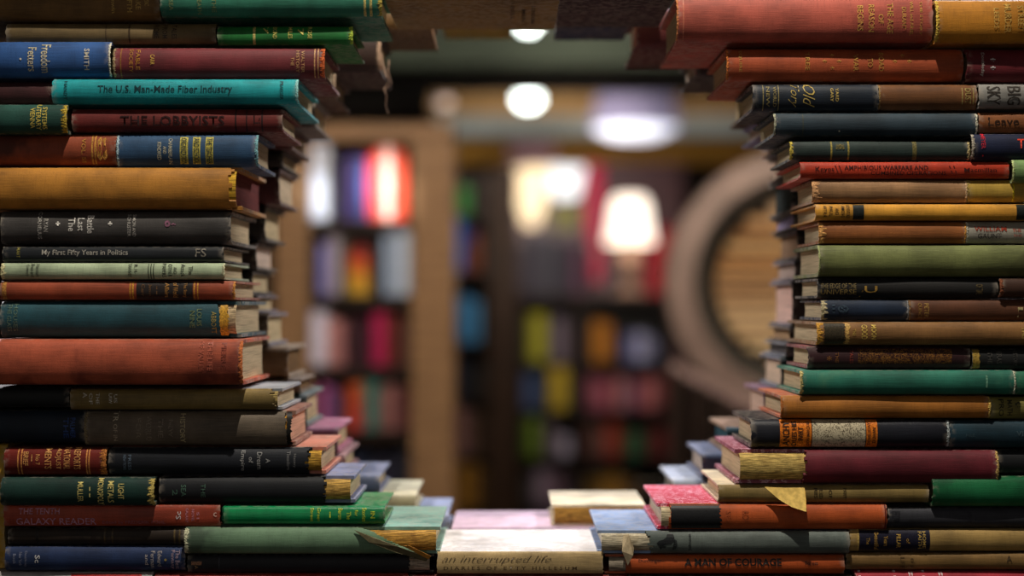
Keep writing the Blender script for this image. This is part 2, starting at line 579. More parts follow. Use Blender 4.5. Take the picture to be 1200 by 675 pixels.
B('pale mint green book with small black spine lettering', 2, 263, 307.5, 327.5, 'aebf9c', l, y=-.002, fr=[('r', 'd8d8b0', 3), ('l', 'd8d0a0', 6)],
  text=[('The', 'v', 224, 317, 5, 10, '242a20'), ('Attack', 'v', 215, 317, 5, 15, '242a20'), ('AND', 'v', 206, 317, 4, 8, '242a20'), ('OTHER', 'v', 200, 317, 4.5, 15, '242a20'), ('PAPERS', 'v', 193, 317, 4.5, 16, '242a20'), ('R. H.', 'v', 160, 315, 4, 10, '242a20', 'author_name'), ('TAWNEY', 'v', 153, 317, 4, 16, '242a20', 'author_name'), ('Harcourt', 'v', 45, 317, 4, 15, '3a4034'), ('Brace and', 'v', 39, 317, 4, 15, '3a4034'), ('Company', 'v', 33, 317, 4, 14, '3a4034')],
  band=[(174, 175, '242a20'), (177, 178, '242a20'), (180, 181, '242a20')])
B('rust red book with black title label and gilt bands', 0, 275, 328.5, 351.5, '9c482c', l, y=-.001, fr=[('r', 'c88a48', 3)],
  band=[(152, 153.5, 'c28a2c'), (155, 157, 'c28a2c'), (160, 226, '241c1a'), (227, 228.5, 'c28a2c'), (231, 232.5, 'c28a2c'), (3, 8, 'b07a3a')],
  text=[('The Story', 'v', 217, 340, 5, 17, 'a8783a'), ('of World', 'v', 206, 340, 6, 17, 'a8783a'), ('Affairs', 'v', 196, 340, 5, 17, 'a8783a'), ('James', 'v', 176, 340, 4, 14, '6a4a2a'), ('Carr', 'v', 168, 340, 4, 14, '6a4a2a'), ('|', 'v', 184, 340, 1, 10, '6a4a2a')])
B('dark teal book with torn cloth showing yellow and white paper', 0, 281, 352.5, 395.5, '1d4a54', l, y=-.002,
  tear=[('r', 252, 267, 1.2, 'c8b08a', '8a6a3a')], band=[(258, 268, 'c8962e', .05, .9, 'torn_lining', 2)],
  text=[('ABBOTT', 'v', 251, 378, 6, 26, '9a8a4a'), ('LOUIS', 'v', 234, 372, 6, 20, '6a7a54'), ('NINE', 'v', 226, 374, 6, 20, '6a7a54'), ('HOUSES', 'v', 19, 372, 5, 32, '5a7464'), ('THE GLASS', 'v', 12, 372, 5, 32, '5a7464')])
B('thick red cloth book jutting out halfway up the left stack', -2, 289, 396.5, 450, 'b4563a', l, y=-.024, stain='6a2a20', fr=[('r', 'd07a4a', 5)],
  text=[('PIERRE', 'v', 268, 415, 6, 28, '8a4030'), ('THE LIFE', 'v', 252, 416, 6, 34, 'b8604a'), ('OF VALLEY', 'v', 242, 416, 6, 34, 'b8604a')])
B('black book end at the left edge below the thick red cloth book', -60, 80, 453, 478, '16191a', l, y=.004)
B('olive tan book with silver marks below the thick red cloth book', 82, 330, 455, 480.5, '8a7440', l, y=-.001, board='9aa0a8', tear=[('r', 318, 322, 3, 'c0a868')],
  text=[('A', 'v', 100, 463, 5, 6, 'd8d4c4'), ('OF', 'v', 107, 467, 4, 13, 'd8d4c4'), ('THE', 'v', 115, 467, 4, 13, 'd8d4c4'), ('LAW', 'v', 130, 467, 4, 12, 'd8d4c4'), ('US', 'v', 136, 467, 4, 10, 'd8d4c4')])
B('dark navy book at the left edge beside the grey brown book', -60, 98, 481, 520, '14202e', l, y=.003,
  text=[('PALMER', 'v', 84, 502, 6, 24, '2a4a8a'), ('THE', 'v', 76, 502, 6, 24, '2a4a8a')])
B('grey brown book with silver lettering and torn golden end', 99, 345, 481.5, 523, '6f6252', l, y=.0, board='8a5a4c', page='e0b090', tear=[('r', 333, 336, 2, 'd89a2c', '7a4a14')],
  band=[(336, 341, '17140f', .02, .98, 'torn_rim', 2)],
  text=[('HISTORY', 'v', 214, 502, 6, 34, 'c4b48a'), ('NEW', 'v', 200, 502, 5, 20, '8a7c6a'), ('THE', 'v', 188, 502, 6, 22, '8a7c6a'), ('WORLD', 'v', 174, 502, 7, 30, '8a7c6a'), ('FOR', 'v', 162, 502, 6, 24, '8a7c6a'), ('TR', 'v', 135, 488, 6, 12, 'd8ccb0'), ('OF IN', 'v', 135, 507, 5, 20, 'b8a890')],
  fr=[('l', '8a7c60', 4)])
B('red brown leather book titled Reports with gilt bands at lower left', 6, 125, 524, 557, '6a2018', l, y=-.004, fr=[('r', 'b0703a', 8)], rough=.4,
  band=[(22, 23.5, 'd08a48'), (26, 27.5, 'd08a48'), (102, 103.5, 'd08a48'), (105, 106.5, 'd08a48')],
  text=[('REPORTS', 'v', 92, 537, 8, 25, 'd89a58'), ('NATIONAL', 'v', 80, 537, 8, 25, 'd89a58'), ('ADJUST', 'v', 69.5, 537, 7, 25, 'd89a58'), ('MENTS', 'v', 58, 537, 8, 24, 'd89a58'), ('No 7', 'v', 46, 538, 5, 12, 'd89a58'), ('BRIEF', 'v', 32, 537, 6, 16, 'd89a58'), ('I', 'v', 39, 536, 1, 8, 'd89a58')])
B('long black book with tiny silver lettering beside the Reports book', 127, 381, 524, 556.5, '161a22', l, y=.0, board='c07864', tear=[('r', 362, 359, 3, 'd8a640', '7a4a18')],
  text=[('History', 'v', 345, 540, 4, 16, '7a7a7a'), ('Theodore', 'v', 338, 540, 4, 22, '7a7a7a'), ('A', 'v', 314, 540, 5, 5, '9a9a98'), ('Dream', 'v', 304, 540, 6, 20, '9a9a98'), ('of', 'v', 294, 539, 5, 7, '9a9a98'), ('Empire', 'v', 284, 540, 6, 24, '9a9a98'), ('PRESS', 'v', 152, 542, 3.5, 18, '5a6a7a'), ('NEW YORK', 'v', 146, 542, 3.5, 18, '5a6a7a')])
B('dark green book with gold title Light Metals Monopoly', 4, 183, 558, 592, '12352e', l, y=-.01, fr=[('r', 'c2ae62', 8)], stain='16302a',
  text=[('LIGHT', 'v', 145, 574.5, 7, 18, 'd8c878'), ('METALS', 'v', 133, 575, 7, 25, 'd8c878'), ('MONOPOLY', 'v', 121, 575, 7, 31, 'd8c878'), ('MULLER', 'v', 97.5, 575, 6.5, 23, 'd8c878', 'author_name'), ('|', 'v', 108.5, 575, 1.2, 12, 'd8c878')])
B('black book with badly torn golden and brown spine end', 186, 415, 558, 590.5, '14171c', l, y=.0, board='7a82a4', tear=[('r', 381, 379, 4, 'd8ac58', '3a1c0c')],
  text=[('THE', 'v', 238, 575, 5, 16, '4a6a5a'), ('SEA', 'v', 215, 575, 6, 14, '4a6a5a'), ('2', 'v', 205, 577, 6, 7, '4a6a5a')])
B('thin red book titled The Tenth Galaxy Reader', 4, 258, 591.5, 617, 'a8442c', l, y=.0, rough=.5, b=.0035,
  text=[('THE TENTH', 'h', 46, 599, 48, 7, 'c890a8'), ('GALAXY READER', 'h', 66, 611, 94, 8, 'c890a8'), ('Edited by FREDERIK POHL', 'h', 157, 612.5, 74, 5, '9a5a62', 'editor_name'), ('Sc', 'u', 209, 604, 6, 9, 'f0d8d8', 'shelf_mark'), ('GALAXY', 'v', 219, 604, 3, 17, 'c88898'), ('NOVEL', 'v', 226, 604, 3, 14, 'c88898'), ('S1', 'v', 232, 604, 3, 8, 'c88898'), ('c', 'h', 252, 603, 4, 5, 'e8b8a8')])
B('glossy emerald green book with yellow spine lettering', 261, 451, 592.5, 614.5, '0d8a50', l, y=-.002, rough=.3, fr=[('l', '0a3a24', 2)],
  text=[('IN', 'v', 437, 603, 5, 8, 'c8d838'), ('Stories', 'v', 427, 603, 5, 16, 'c8d838'), ('for', 'v', 418, 601, 4, 7, 'c8d838'), ('The', 'v', 409, 604, 5, 9, 'c8d838'), ('Baron', 'v', 399, 602, 5, 13, 'c8d838'), ('I', 'v', 387, 603, 1.4, 7, 'c8d838'), ('Green', 'v', 374, 603, 4, 16, 'c8d838'), ('Street', 'v', 366, 603, 4, 16, 'c8d838')])
B('thin dark brown book between the red reader and the blue book', 8, 216, 618.5, 639, '2c2118', l, y=.002,
  band=[(41, 44, '1c140e'), (121, 123, '4a3a22'), (130, 132, '4a3a22'), (203, 205, '5a4a2a'), (209, 211, '5a4a2a')])
bgr = B('greyish green book with long diagonal tear baring brown paper', 218, 516, 617, 649, '6a8a6c', l, y=-.006, stain='3a4a3c',
  tear=[('r', 416, 500, 1.5, 'cf9c46', '6a3c14')], fr=[('l', 'c8c8a8', 5)], board='7fa898', D=.15)
B('dark blue book with small white shelf letters at lower left', 5, 217, 640, 670, '23365e', l, y=.0,
  text=[('Sc', 'v', 44, 655, 6, 9, 'e0e0e0', 'shelf_mark'), ('The Best', 'v', 208, 656, 5, 22, 'a08a98'), ('Fantasy', 'v', 202, 656, 5, 22, 'a08a98'), ('Edward', 'v', 187, 655, 5, 18, 'a8a0a0'), ('Ferman', 'v', 179, 656, 5, 20, 'a8a0a0'), ('and', 'v', 172, 656, 4, 12, 'a8a0a0'), ('Doubleday', 'v', 30, 655, 3.5, 18, '7a8098'), ('New York', 'v', 24, 655, 3.5, 16, '7a8098'), ('Book', 'v', 17, 655, 3.5, 12, '7a8098'), ('.', 'h', 194, 656, 3, 3, 'b09a58')])
B('black book with small tan spine label under the greyish green book', 219, 508, 650, 672, '191a20', l, y=.001, tear=[('r', 479, 478, 2, 'cbb9a4')],
  band=[(224, 236, '9a6a48', .45, .65, 'spine_label'), (256, 257, '3a3a44')],
  text=[('A', 'v', 230, 665, 4, 4, '8a6a4a')])
B('pale grey book with red spine panel along the bottom left edge', -40, 178, 671, 702, 'b8b4b0', l, y=.001, band=[(82, 165, 'b0302c', .0, .95, 'spine_panel')])
B('red book along the bottom edge left of the centre', 180, 478, 672.5, 702, 'a83428', l, y=.0)
B('yellow book spine upright at the lower left edge', -34, 3.4, 521, 670, 'b8902c', l, y=.004)

# ================================================================== SILL OF THE OPENING
B('white paperback with tan spine titled An Interrupted Life', 512, 707, 646, 673, 'c8ac78', 'books along the sill of the opening', y=0, D=.138, b=.0036, board='e6dfdc', page='e0d4bc', tcov=.0009, pageind=.0006,
  text=[('an interrupted life', 'h', 582, 656, 128, 10, '6e5e46', 'title', -.014, .45), ('D I A R I E S   O F   E T T Y   H I L L E S U M', 'h', 598, 666, 156, 4.2, '5a4630')])
B('dark red book under the white paperback at the bottom edge', 480, 735, 674, 702, '7a2420', 'books along the sill of the opening', y=0)
B('lilac covered book lying behind the white paperback', 529, 745, 618.3, 642, 'a88a9c', 'books along the sill of the opening', Y=.145, y=.0, D=.13, board='d0b2c4')
B('coverless old book with bare brown pages on the lilac book', 646, 757, 591.5, 617, 'd8c8a8', 'books along the sill of the opening', Y=.16, y=0, D=.12, page='b08a4a',
  tear=[('l', 770, 770, 0, 'b8883c', '4a2c10')], b=.004)

# ================================================================== FRONT STACK, RIGHT OF THE OPENING
r_ = RIGHT
B('thick salmon red book titled The Age of Reason Begins', 793, 1092, -6, 49, 'b25443', r_, y=-.004, D=.165, fr=[('l', 'd88a5a', 2)],
  text=[('THE STORY', 'v', 1078, 22, 3, 40, 'c89a4a'), ('WILL and ARIEL', 'v', 1067, 22, 4, 40, 'c89a4a', 'author_name'), ('DURANT', 'v', 1058, 22, 5, 26, 'c89a4a', 'author_name'), ('THE AGE', 'v', 1042, 22, 7, 36, 'd0a050'), ('OF', 'v', 1031, 23, 6, 11, 'd0a050'), ('REASON', 'v', 1020, 22, 7, 32, 'd0a050'), ('BEGINS', 'v', 1007, 22, 7, 30, 'd0a050')],
  band=[(800, 801, 'c8785a')])
B('amber yellow book at the top right corner', 1093.5, 1300, 0, 52, 'b97a20', r_, y=-.012, fr=[('l', 'e0b850', 4)],
  text=[('STREET', 'v', 1191, 24, 7, 30, 'c8a050'), ('MURDER', 'v', 1176, 24, 8, 34, 'c8a050'), ('LEEDS', 'v', 1163, 24, 6, 24, 'c8a050')])
B('orange red book with gold stars under the Age of Reason book', 853, 1132, 53.5, 93, 'a84c28', r_, y=.007, fr=[('l', 'd07a40', 3)],
  text=[('ROAD', 'v', 1035, 71, 6, 22, 'b88a40'), ('TO', 'v', 1022, 72, 6, 10, 'b88a40'), ('WAR', 'v', 1005, 72, 6, 20, 'b88a40'), ('*', 'h', 985, 71, 5, 5, 'c89a4a', 'ornament', .03), ('*', 'h', 968, 71, 5, 5, 'c89a4a', 'ornament', .03), ('*', 'h', 977, 79, 5, 5, 'c89a4a', 'ornament', .03), ('*', 'h', 977, 64, 5, 5, 'c89a4a', 'ornament', .03), ('*', 'h', 1051, 71, 5, 5, 'c89a4a', 'ornament', .03), ('*', 'h', 1068, 71, 5, 5, 'c89a4a', 'ornament', .03), ('*', 'h', 1060, 64, 5, 5, 'c89a4a', 'ornament', .03), ('TREE', 'v', 948, 70, 5, 22, 'b88a40'), ('SQUIRE', 'v', 869, 70, 4, 26, 'b88a40')])
B('maroon book with two white stars at the right edge', 1133.5, 1330, 55, 95.5, '6a1e26', r_, y=.001,
  text=[('Doubleday', 'v', 1152, 75, 5, 28, 'b0a8a0'), ('*', 'h', 1164, 70.5, 6, 6, 'e0dcd8', 'star', .05), ('*', 'h', 1164, 80, 6, 6, 'e0dcd8', 'star', .05)])
B('navy black book with large gold script under the book with stars', 882, 1030, 97, 130, '16202c', r_, y=.0, rough=.5,
  text=[('Old', 'v', 948, 112, 14, 27, 'c2a858', 'title', -.012, .5), ('Tory', 'v', 930, 112, 13, 27, 'c2a858', 'title', -.012, .5), ('YARD', 'v', 981, 111, 3.5, 16, 'c2a858', 'author_name'), ('GARY', 'v', 975, 111, 3.5, 16, 'c2a858', 'author_name'), ('WORLD', 'v', 908, 113, 4, 24, '8a7c4a'), ('NEW', 'v', 900, 113, 4, 24, '8a7c4a')],
  band=[(894, 895, '8a7c4a'), (912, 913, '8a7c4a')])
B('brown book with small boxed gilt mark left of the grey Big Sky book', 1031, 1146, 97, 128, '6e4420', r_, y=.002,
  text=[('DUST', 'v', 1135, 112, 7, 18, '9a8a50')], band=[(1128, 1129, '9a8a50', .2, .85), (1141, 1142, '9a8a50', .2, .85)], fr=[('l', 'a08050', 2)])
B('pale grey book titled Big Sky at the right edge', 1147, 1320, 97, 127, '8c8a84', r_, y=-.001,
  text=[('BIG', 'v', 1188, 112, 16, 22, '3a342e'), ('SKY', 'v', 1164, 112, 16, 22, '3a342e')])
B('dark slate blue book with white frayed ends', 907, 1144, 131.5, 159.5, '2a3a44', r_, y=-.003, fr=[('l', 'a8a890', 2), ('r', 'c8c4b0', 2)],
  text=[('.', 'h', 983, 154, 2, 2, 'c8c4b0')], band=[(940, 941, '4a4a3a')])
B('brown orange book titled Leave at the right edge', 1148, 1320, 130, 155, '8a5228', r_, y=.002,
  text=[('Leave', 'h', 1177, 142, 36, 10, '2c1a10')])
B('dark slate green book with narrow gilt bands', 926, 1136, 164, 188, '253430', r_, y=-.001, fr=[('l', 'c2b050', 4), ('r', 'b8a878', 3)],
  band=[(973, 975, '9a8a40'), (993, 995, '9a8a40'), (1069, 1074, '6a6238')], text=[('HAYES', 'v', 984, 172, 10, 6, '8a7a3a')])
B('navy book with red letters at the right edge', 1137, 1320, 156, 188, '141c38', r_, y=-.006, fr=[('l', 'b0a898', 4)],
  text=[('TH', 'h', 1199, 169, 18, 11, 'd8402c'), ('MEYER', 'v', 1150, 166, 5, 18, 'c82a3a', 'author_name'), ('.', 'h', 1150, 183, 2, 2, 'c82a3a')])
B('bright red book titled Amphibious Warfare and Combined Operations', 937, 1182, 188.5, 209.5, 'bc3a1e', r_, y=-.002, rough=.5,
  text=[('AMPHIBIOUS WARFARE AND', 'h', 1038, 196.5, 98, 5, '3a120e'), ('COMBINED OPERATIONS', 'h', 1064, 203, 88, 4.5, '3a120e'), ('Keyes', 'h', 966, 199, 22, 7, '3a120e', 'author_name'), ('Macmillan', 'h', 1148, 199.5, 38, 5, '3a120e'), ('\\\\', 'h', 1116, 199, 10, 9, '5a1a12', 'ornament'), ('\\\\', 'h', 982, 198, 9, 8, '5a1a12', 'ornament')])
B('pale green book at the right edge above the yellow books', 1184, 1320, 186.5, 215, '7a9a5e', r_, y=-.008, fr=[('l', 'b8c888', 2)])
B('tan cloth book with ragged peeled left end', 952, 1133, 210, 238, 'a07850', r_, y=-.001, fr=[('l', 'c8986a', 12), ('r', 'c8a880', 2)], tear=[('l', 956, 958, 3, 'c0906a')], stain='6a4a30')
B('mustard yellow book at the right edge beside the tan cloth book', 1134, 1320, 209.5, 237, 'b0903a', r_, y=.0, band=[(1187, 1189, 'd8c028')], fr=[('l', 'b8a058', 2)])
B('golden yellow book with black bands and black lettering', 955, 1202, 238.5, 258.5, 'd89a34', r_, y=-.003,
  band=[(999, 1012, '1c2220'), (1190, 1202, '1c2220')],
  text=[('ADVENTURES', 'v', 993, 248, 4, 16, '2a2014'), ('AMONG', 'v', 987, 248, 4, 14, '2a2014'), ('AND', 'v', 980, 248, 4, 8, '2a2014'), ('PAUL', 'v', 973, 248, 4, 12, '2a2014'), ('ARTHUR', 'v', 966, 248, 4, 14, '2a2014')])
B('scuffed copper brown book left of the grey William Gaunt book', 960, 1132, 259, 285.5, 'a0602e', r_, y=.0, fr=[('l', 'd8a060', 9), ('r', 'c8904a', 2)], stain='b87a3a')
B('grey book lettered William Gaunt at the right edge', 1133, 1320, 258.5, 285.5, '9c988a', r_, y=.001, fr=[('l', 'c8c4b0', 3)],
  text=[('WILLIAM', 'h', 1161, 268, 38, 6, 'a03a24', 'author_name'), ('GAUNT', 'h', 1160, 276.5, 28, 6, '3a342e', 'author_name'), ('THE', 'h', 1192, 270, 10, 4, 'a03a24'), ('THE', 'h', 1193, 276, 10, 3, 'a03a24')])
B('wide olive green cloth book on the right stack', 959, 1262, 286, 324.5, '757c48', r_, y=-.004, stain='4a4c2a', fr=[('l', 'a8b078', 2)], D=.13)
B('black book with fine gold lettering and gold emblem', 958, 1170, 325.5, 349.5, '1b1a19', r_, y=.001,
  text=[('THE EDGE OF THE', 'h', 983, 335, 42, 6, '7a6a44'), ('UNIVERSE', 'h', 983, 342, 42, 6, '8a7440'), ('U', 'h', 1021, 339, 15, 8, 'a8843c', 'emblem'), ('/', 'h', 1010, 344, 5, 8, 'a8843c', 'emblem'), ('OF TIME', 'v', 1148, 339, 8, 12, '6a5a38')])
B('dark brown book at the right edge above the brown Peter book', 1171, 1330, 325.5, 348.5, '3c2418', r_, y=-.004, fr=[('l', '7a4a34', 4)])
B('dark blue book with frayed ends above the torn tan book', 963, 1065, 350.5, 375.5, '1b2a40', r_, y=.0, fr=[('l', 'b8ac88', 8), ('r', '8a8a8a', 2)],
  text=[('O', 'h', 988, 362, 13, 9, '3a4a58', 'emblem'), ('S', 'h', 988, 362, 6, 5, '3a4a58', 'emblem'), ('III', 'v', 977, 362, 3, 10, '3a4a58')])
B('chestnut brown book with gilt lettering beside the dark blue book', 1066, 1320, 350, 376, '5c3620', r_, y=.0,
  text=[('PETER', 'v', 1086, 364, 5, 17, 'b08a48', 'author_name'), ('QUINCE', 'v', 1078, 364, 5, 18, '9a7438', 'author_name'), ('L', 'v', 1196, 366, 6, 12, 'b0a070')], fr=[('l', '8a6a4a', 2)])
B('tan brown book with torn left end and gold lettering', 957, 1290, 376.5, 404.5, '8a6236', r_, y=-.004, fr=[('l', 'd8a048', 8)],
  band=[(965, 990, '3c3424', .02, .98, 'torn_patch', 3), (990, 994, 'c8a058', .05, .95, 'torn_rim', 2)],
  text=[('MOON', 'v', 1023, 389, 6, 17, 'd8b858'), ('GOOD', 'v', 1012, 389, 7, 17, 'd8b858'), ('THE', 'v', 1000, 389, 4, 8, 'b89848'), ('THIS', 'v', 1198, 390, 5, 14, 'c8b060')])
B('dark maroon book covered with fine gold ornament', 947, 1138, 405.5, 432, '34161a', r_, y=.001,
  band=[(1006, 1116, ('2c1216', '9a6a2c', 520, .012, .05), .22, .9, 'gold_ornament')],
  text=[('THE', 'v', 981, 419, 4, 12, '8a5a2c'), ('*', 'h', 972, 420, 6, 6, '8a5a2c', 'ornament'), ('TALES', 'v', 998, 418, 4, 16, '8a3a2c')], board='7a2a34')
B('black book with gold capped left end on the green books', 1139, 1320, 408, 433, '191a1a', r_, y=.0, band=[(1140, 1148, 'a88a3c', .05, .98, 'gold_cap', 1)],
  text=[('HISTORY', 'v', 1190, 419, 5, 20, '4a4844'), ('ERAS', 'v', 1171, 419, 6, 14, '4a4844'), ('THE', 'v', 1160, 419, 5, 14, '4a4844')])
B('long teal green book under the dark maroon book', 937, 1187, 433, 462.5, '28725e', r_, y=-.006, fr=[('l', 'c8b87a', 4), ('r', 'c8c8b0', 1.5)], stain='5a8a68', band=[(1153, 1155, '6a9a80', .3, .8)])
B('green book end at the right edge beside the long teal green book', 1189, 1330, 434, 463, '2c7458', r_, y=-.002)
B('ochre orange book with worn corner under the long teal green book', 915, 1160, 463, 490.5, 'b0702a', r_, y=-.002, fr=[('r', 'c8a858', 3), ('l', 'b8703a', 3)], board='b8603a')
B('olive yellow book with dark lettering at the right edge', 1161, 1320, 465, 491.5, '8a8040', r_, y=.001,
  text=[('MATH', 'v', 1184, 478, 6, 18, '26261a'), ('PRO', 'v', 1174, 478, 6, 20, '26261a'), ('*', 'h', 1194, 475, 8, 8, '26261a', 'ornament', .08)])
B('black book with orange and ivory illustrated label', 880, 1112, 491, 525, '20222a', r_, y=-.001, rough=.4, fr=[('r', 'a8b0b0', 3)],
  band=[(914, 951, 'f07a1a', .03, .99, 'orange_label'), (952, 1014, ('d0c4a4', '3a2e20', 300, .008, .04), .03, .99, 'ivory_label'), (1015, 1028, 'f07a1a', .03, .99, 'orange_label')],
  text=[('ANCHY', 'u', 921, 508, 8, 29, '20120a', 'title', .02), ('DUES HIS', 'u', 930.5, 508, 6, 29, '20120a', 'title', .02), ('PART', 'u', 938, 508, 6, 16, '20120a', 'title', .02), ('DON MARQUIS', 'u', 947, 508, 4, 28, '2a1a10', 'author_name'), ('DOUBLEDAY', 'u', 1018, 508, 3.5, 26, '5a2a10'), ('DORAN', 'u', 1024, 510, 4, 18, '2a1a10')])
B('dark teal book at the right edge beside the orange labelled book', 1113, 1320, 492, 525.5, '173440', r_, y=.0, text=[('VI', 'h', 1195, 508, 8, 6, '4a6068'), ('NILE', 'h', 1137, 510, 10, 3, '3a5058')])
B('thick maroon book with torn buff spine end', 862, 1168, 526.5, 567, '6a1f2a', r_, y=-.005, tear=[('l', 944, 942, 2.5, 'dcbc6c', '8a6a34')], fr=[('r', 'c8a868', 3)], board=('8e4858', 'd0a6b2', 130, .01, .05), D=.15)
B('black book at the right edge beside the thick maroon book', 1170, 1330, 527, 556.5, '15171a', r_, y=.003)
b33 = B('tan book with a torn flap hanging from its spine', 842, 1089, 568, 589.5, '8a7440', r_, y=.0, board='d8c8a8',
  text=[('RES', 'v', 956, 578, 4, 12, '3a2e18'), ('ED', 'v', 962, 579, 4, 12, '3a2e18'), ('OF', 'v', 973, 579, 4, 10, '3a2e18'), ('PART', 'v', 990, 578, 4, 12, '3a2e18')])
B('grass green book at the right edge under the black book', 1091, 1330, 557.5, 594, '1d6a40', r_, y=-.006, rough=.4, stain='1a4a30')
B('orange red book with black torn spine end and pink marbled cover', 770, 1039, 590, 621, 'bc5622', r_, y=-.003, board=('c83450', 'f0b8c8', 130, .01, .05), page='d8c8a8', tear=[('l', 786, 784, 1.5, 'e0d0a8', 'a88a58')],
  band=[(786, 844, '191a1c', .06, .98, 'black_binding', 2), (1036, 1038, '6a2414')], text=[('ROSE', 'v', 873, 605, 8, 14, 'a8522a'), ('SEA', 'v', 853, 605, 6, 14, 'a8522a')], D=.15)
B('charcoal grey book right of the orange red book', 1041, 1330, 594.5, 618.5, '33343a', r_, y=.0, text=[('JOHN', 'v', 1136, 606, 6, 12, '22222a'), ('BROWN', 'v', 1050, 606, 10, 14, '24242a')])
bsw = B('grey green book with black swan mark and slate blue cover', 700, 995, 621.5, 649, '66706a', r_, y=-.004, board='8298bc', page='d8ccb4', D=.15, stain='4a5450',
  tear=[('l', 757, 765, 3, 'd8ccae', '8a7850')], text=[('Johnson', 'u', 808, 635, 5, 20, '1c2022', 'author_name')])
B('tan book with navy title label and gilt lettering', 996, 1262, 619.5, 647, 'a88a50', r_, y=.0, band=[(1007, 1090, '17162a', .02, .98, 'spine_label'), (1005, 1006.5, 'c8a858')],
  text=[('The', 'v', 1017, 634, 4, 8, 'b08a40'), ('Beautiful', 'v', 1027, 634, 5, 20, 'b08a40'), ('Years', 'v', 1038, 634, 5, 12, 'b08a40'), ('PILLAR', 'v', 1053, 634, 5, 16, 'd0a850'), ('of', 'v', 1064, 634, 4, 6, 'b08a40'), ('FAITH', 'v', 1078, 633, 4, 20, 'c8a858'), ('HOME', 'v', 1083, 633, 4, 20, 'c8a858')])
B('orange book titled A Man of Courage at the bottom', 709, 990, 650, 673.5, 'b85220', r_, y=.0, rough=.5, tear=[('l', 733, 733, .6, 'a89c88', '6a5c4a')],
  text=[('A MAN OF COURAGE', 'h', 859, 659, 114, 9, '1c1410', 'title', .03), ('Dunninger', 'h', 762, 657.5, 27, 4, '3a1c10', 'author_name'), ('Follett', 'h', 951, 660, 15, 4.5, '2a1410')])
B('brownish tan book under the navy labelled book', 992, 1250, 648, 668.5, '8a6a3a', r_, y=.001, text=[('A', 'h', 1183, 655, 6, 7, '3a2c18'), ('of a', 'v', 1070, 660, 5, 12, '5a4426'), ('LIFE', 'v', 1058, 660, 5, 14, '5a4426'), ('*', 'h', 994, 659, 5, 5, '2a1c10')])
B('crimson book along the bottom right edge', 1003, 1280, 669.5, 702, 'b02c3c', r_, y=.0, text=[('I', 'h', 1008, 673, 3, 7, 'e0c0c0'), ('I', 'h', 1049, 673, 3, 7, 'e0c0c0'), ('I', 'h', 1083, 673, 3, 7, 'e0c0c0'), ('"', 'h', 1068, 673, 5, 4, 'e0c0c0'), ('"', 'h', 1103, 673, 5, 4, 'e0c0c0')])
B('dark brown book under the orange Man of Courage book', 737, 1000, 674.5, 702, '3a2018', r_, y=.0)

# torn cloth flap of the tan book
def flap(root, pts, bx, by, col, out=.016):
    V = []
    for (px, py, dy) in pts:
        w = P(px, py, 0)
        V.append((w.x - root.location.x, dy - root.location.y, w.z - root.location.z))
    n = len(V)
    V += [(a, b_ + .0008, c) for a, b_, c in V]
    F = [tuple(range(n)), tuple(range(2 * n - 1, n - 1, -1))] + [(i, (i + 1) % n, n + (i + 1) % n, n + i) for i in range(n)]
    mesh('torn_flap', V, F, plain(col, .8, 'torn_cloth', .1, 0, .2, 200), root)
flap(b33, [(895, 570, -.004), (918, 571, -.005), (942, 571, -.004), (942, 584, -.011), (941, 597, -.016), (925, 592, -.014), (911, 584, -.010)], 0, 0, 'ecc870')

# black bird mark on the grey green spine, and the loose paper corner below its torn end
def spine_shape(name, root, yb, x0, x1, T, b, pts, col):
    f = spine_place(T, b, .0003)
    bm = bmesh.new()
    vs_ = [bm.verts.new((((px - (x0 + x1) / 2) * PX), 0, (yb - py) * PX)) for px, py in pts]
    fc = bm.faces.new(vs_)
    bmesh.ops.triangulate(bm, faces=bm.faces[:])
    for k in range(1, 8):
        bmesh.ops.bisect_plane(bm, geom=bm.verts[:] + bm.edges[:] + bm.faces[:], plane_co=(0, 0, T * k / 8), plane_no=(0, 0, 1))
    for v in bm.verts:
        v.co = f(v.co.x, v.co.z)
    me = bpy.data.meshes.new(name); bm.to_mesh(me); bm.free()
    me.materials.append(ink(col))
    o = bpy.data.objects.new(name, me); C.objects.link(o); o.parent = root
_cur[0], Tsw, bs_ = _geo[bsw.name]
def sw(pts):
    return [(720 + x / 4.615, 529 + y / 4.615) for x, y in pts]
spine_shape('bird_mark', bsw, 649, 700, 995, Tsw, bs_, sw([(226, 492), (240, 480), (262, 474), (278, 462), (284, 447), (300, 441), (316, 446), (322, 462), (320, 482), (306, 494), (284, 496), (262, 500), (250, 512), (236, 506)]), '1a1e20')
spine_shape('bird_mark', bsw, 649, 700, 995, Tsw, bs_, sw([(322, 470), (334, 478), (338, 500), (330, 524), (312, 530), (322, 514), (328, 496)]), '2a3030')
spine_shape('bird_mark', bsw, 649, 700, 995, Tsw, bs_, sw([(236, 508), (250, 514), (262, 506), (280, 512), (272, 520), (256, 518), (250, 528)]), '2a3030')
flap(bsw, [(730, 626, -.004), (736, 625, -.007), (742, 640, -.010), (741, 649, -.009), (735, 661, -.007), (728, 644, -.010)], 0, 0, 'cbb894')

flap(bgr, [(416, 620, -.0065), (436, 627, -.012), (468, 638, -.0135), (503, 651, -.012), (500, 656, -.0095), (466, 645, -.0125), (434, 633, -.0125)], 0, 0, '6a6248')
flap(bgr, [(474, 637, -.0145), (480, 636, -.0155), (506, 649, -.013), (503, 653, -.012)], 0, 0, 'c88a3a')
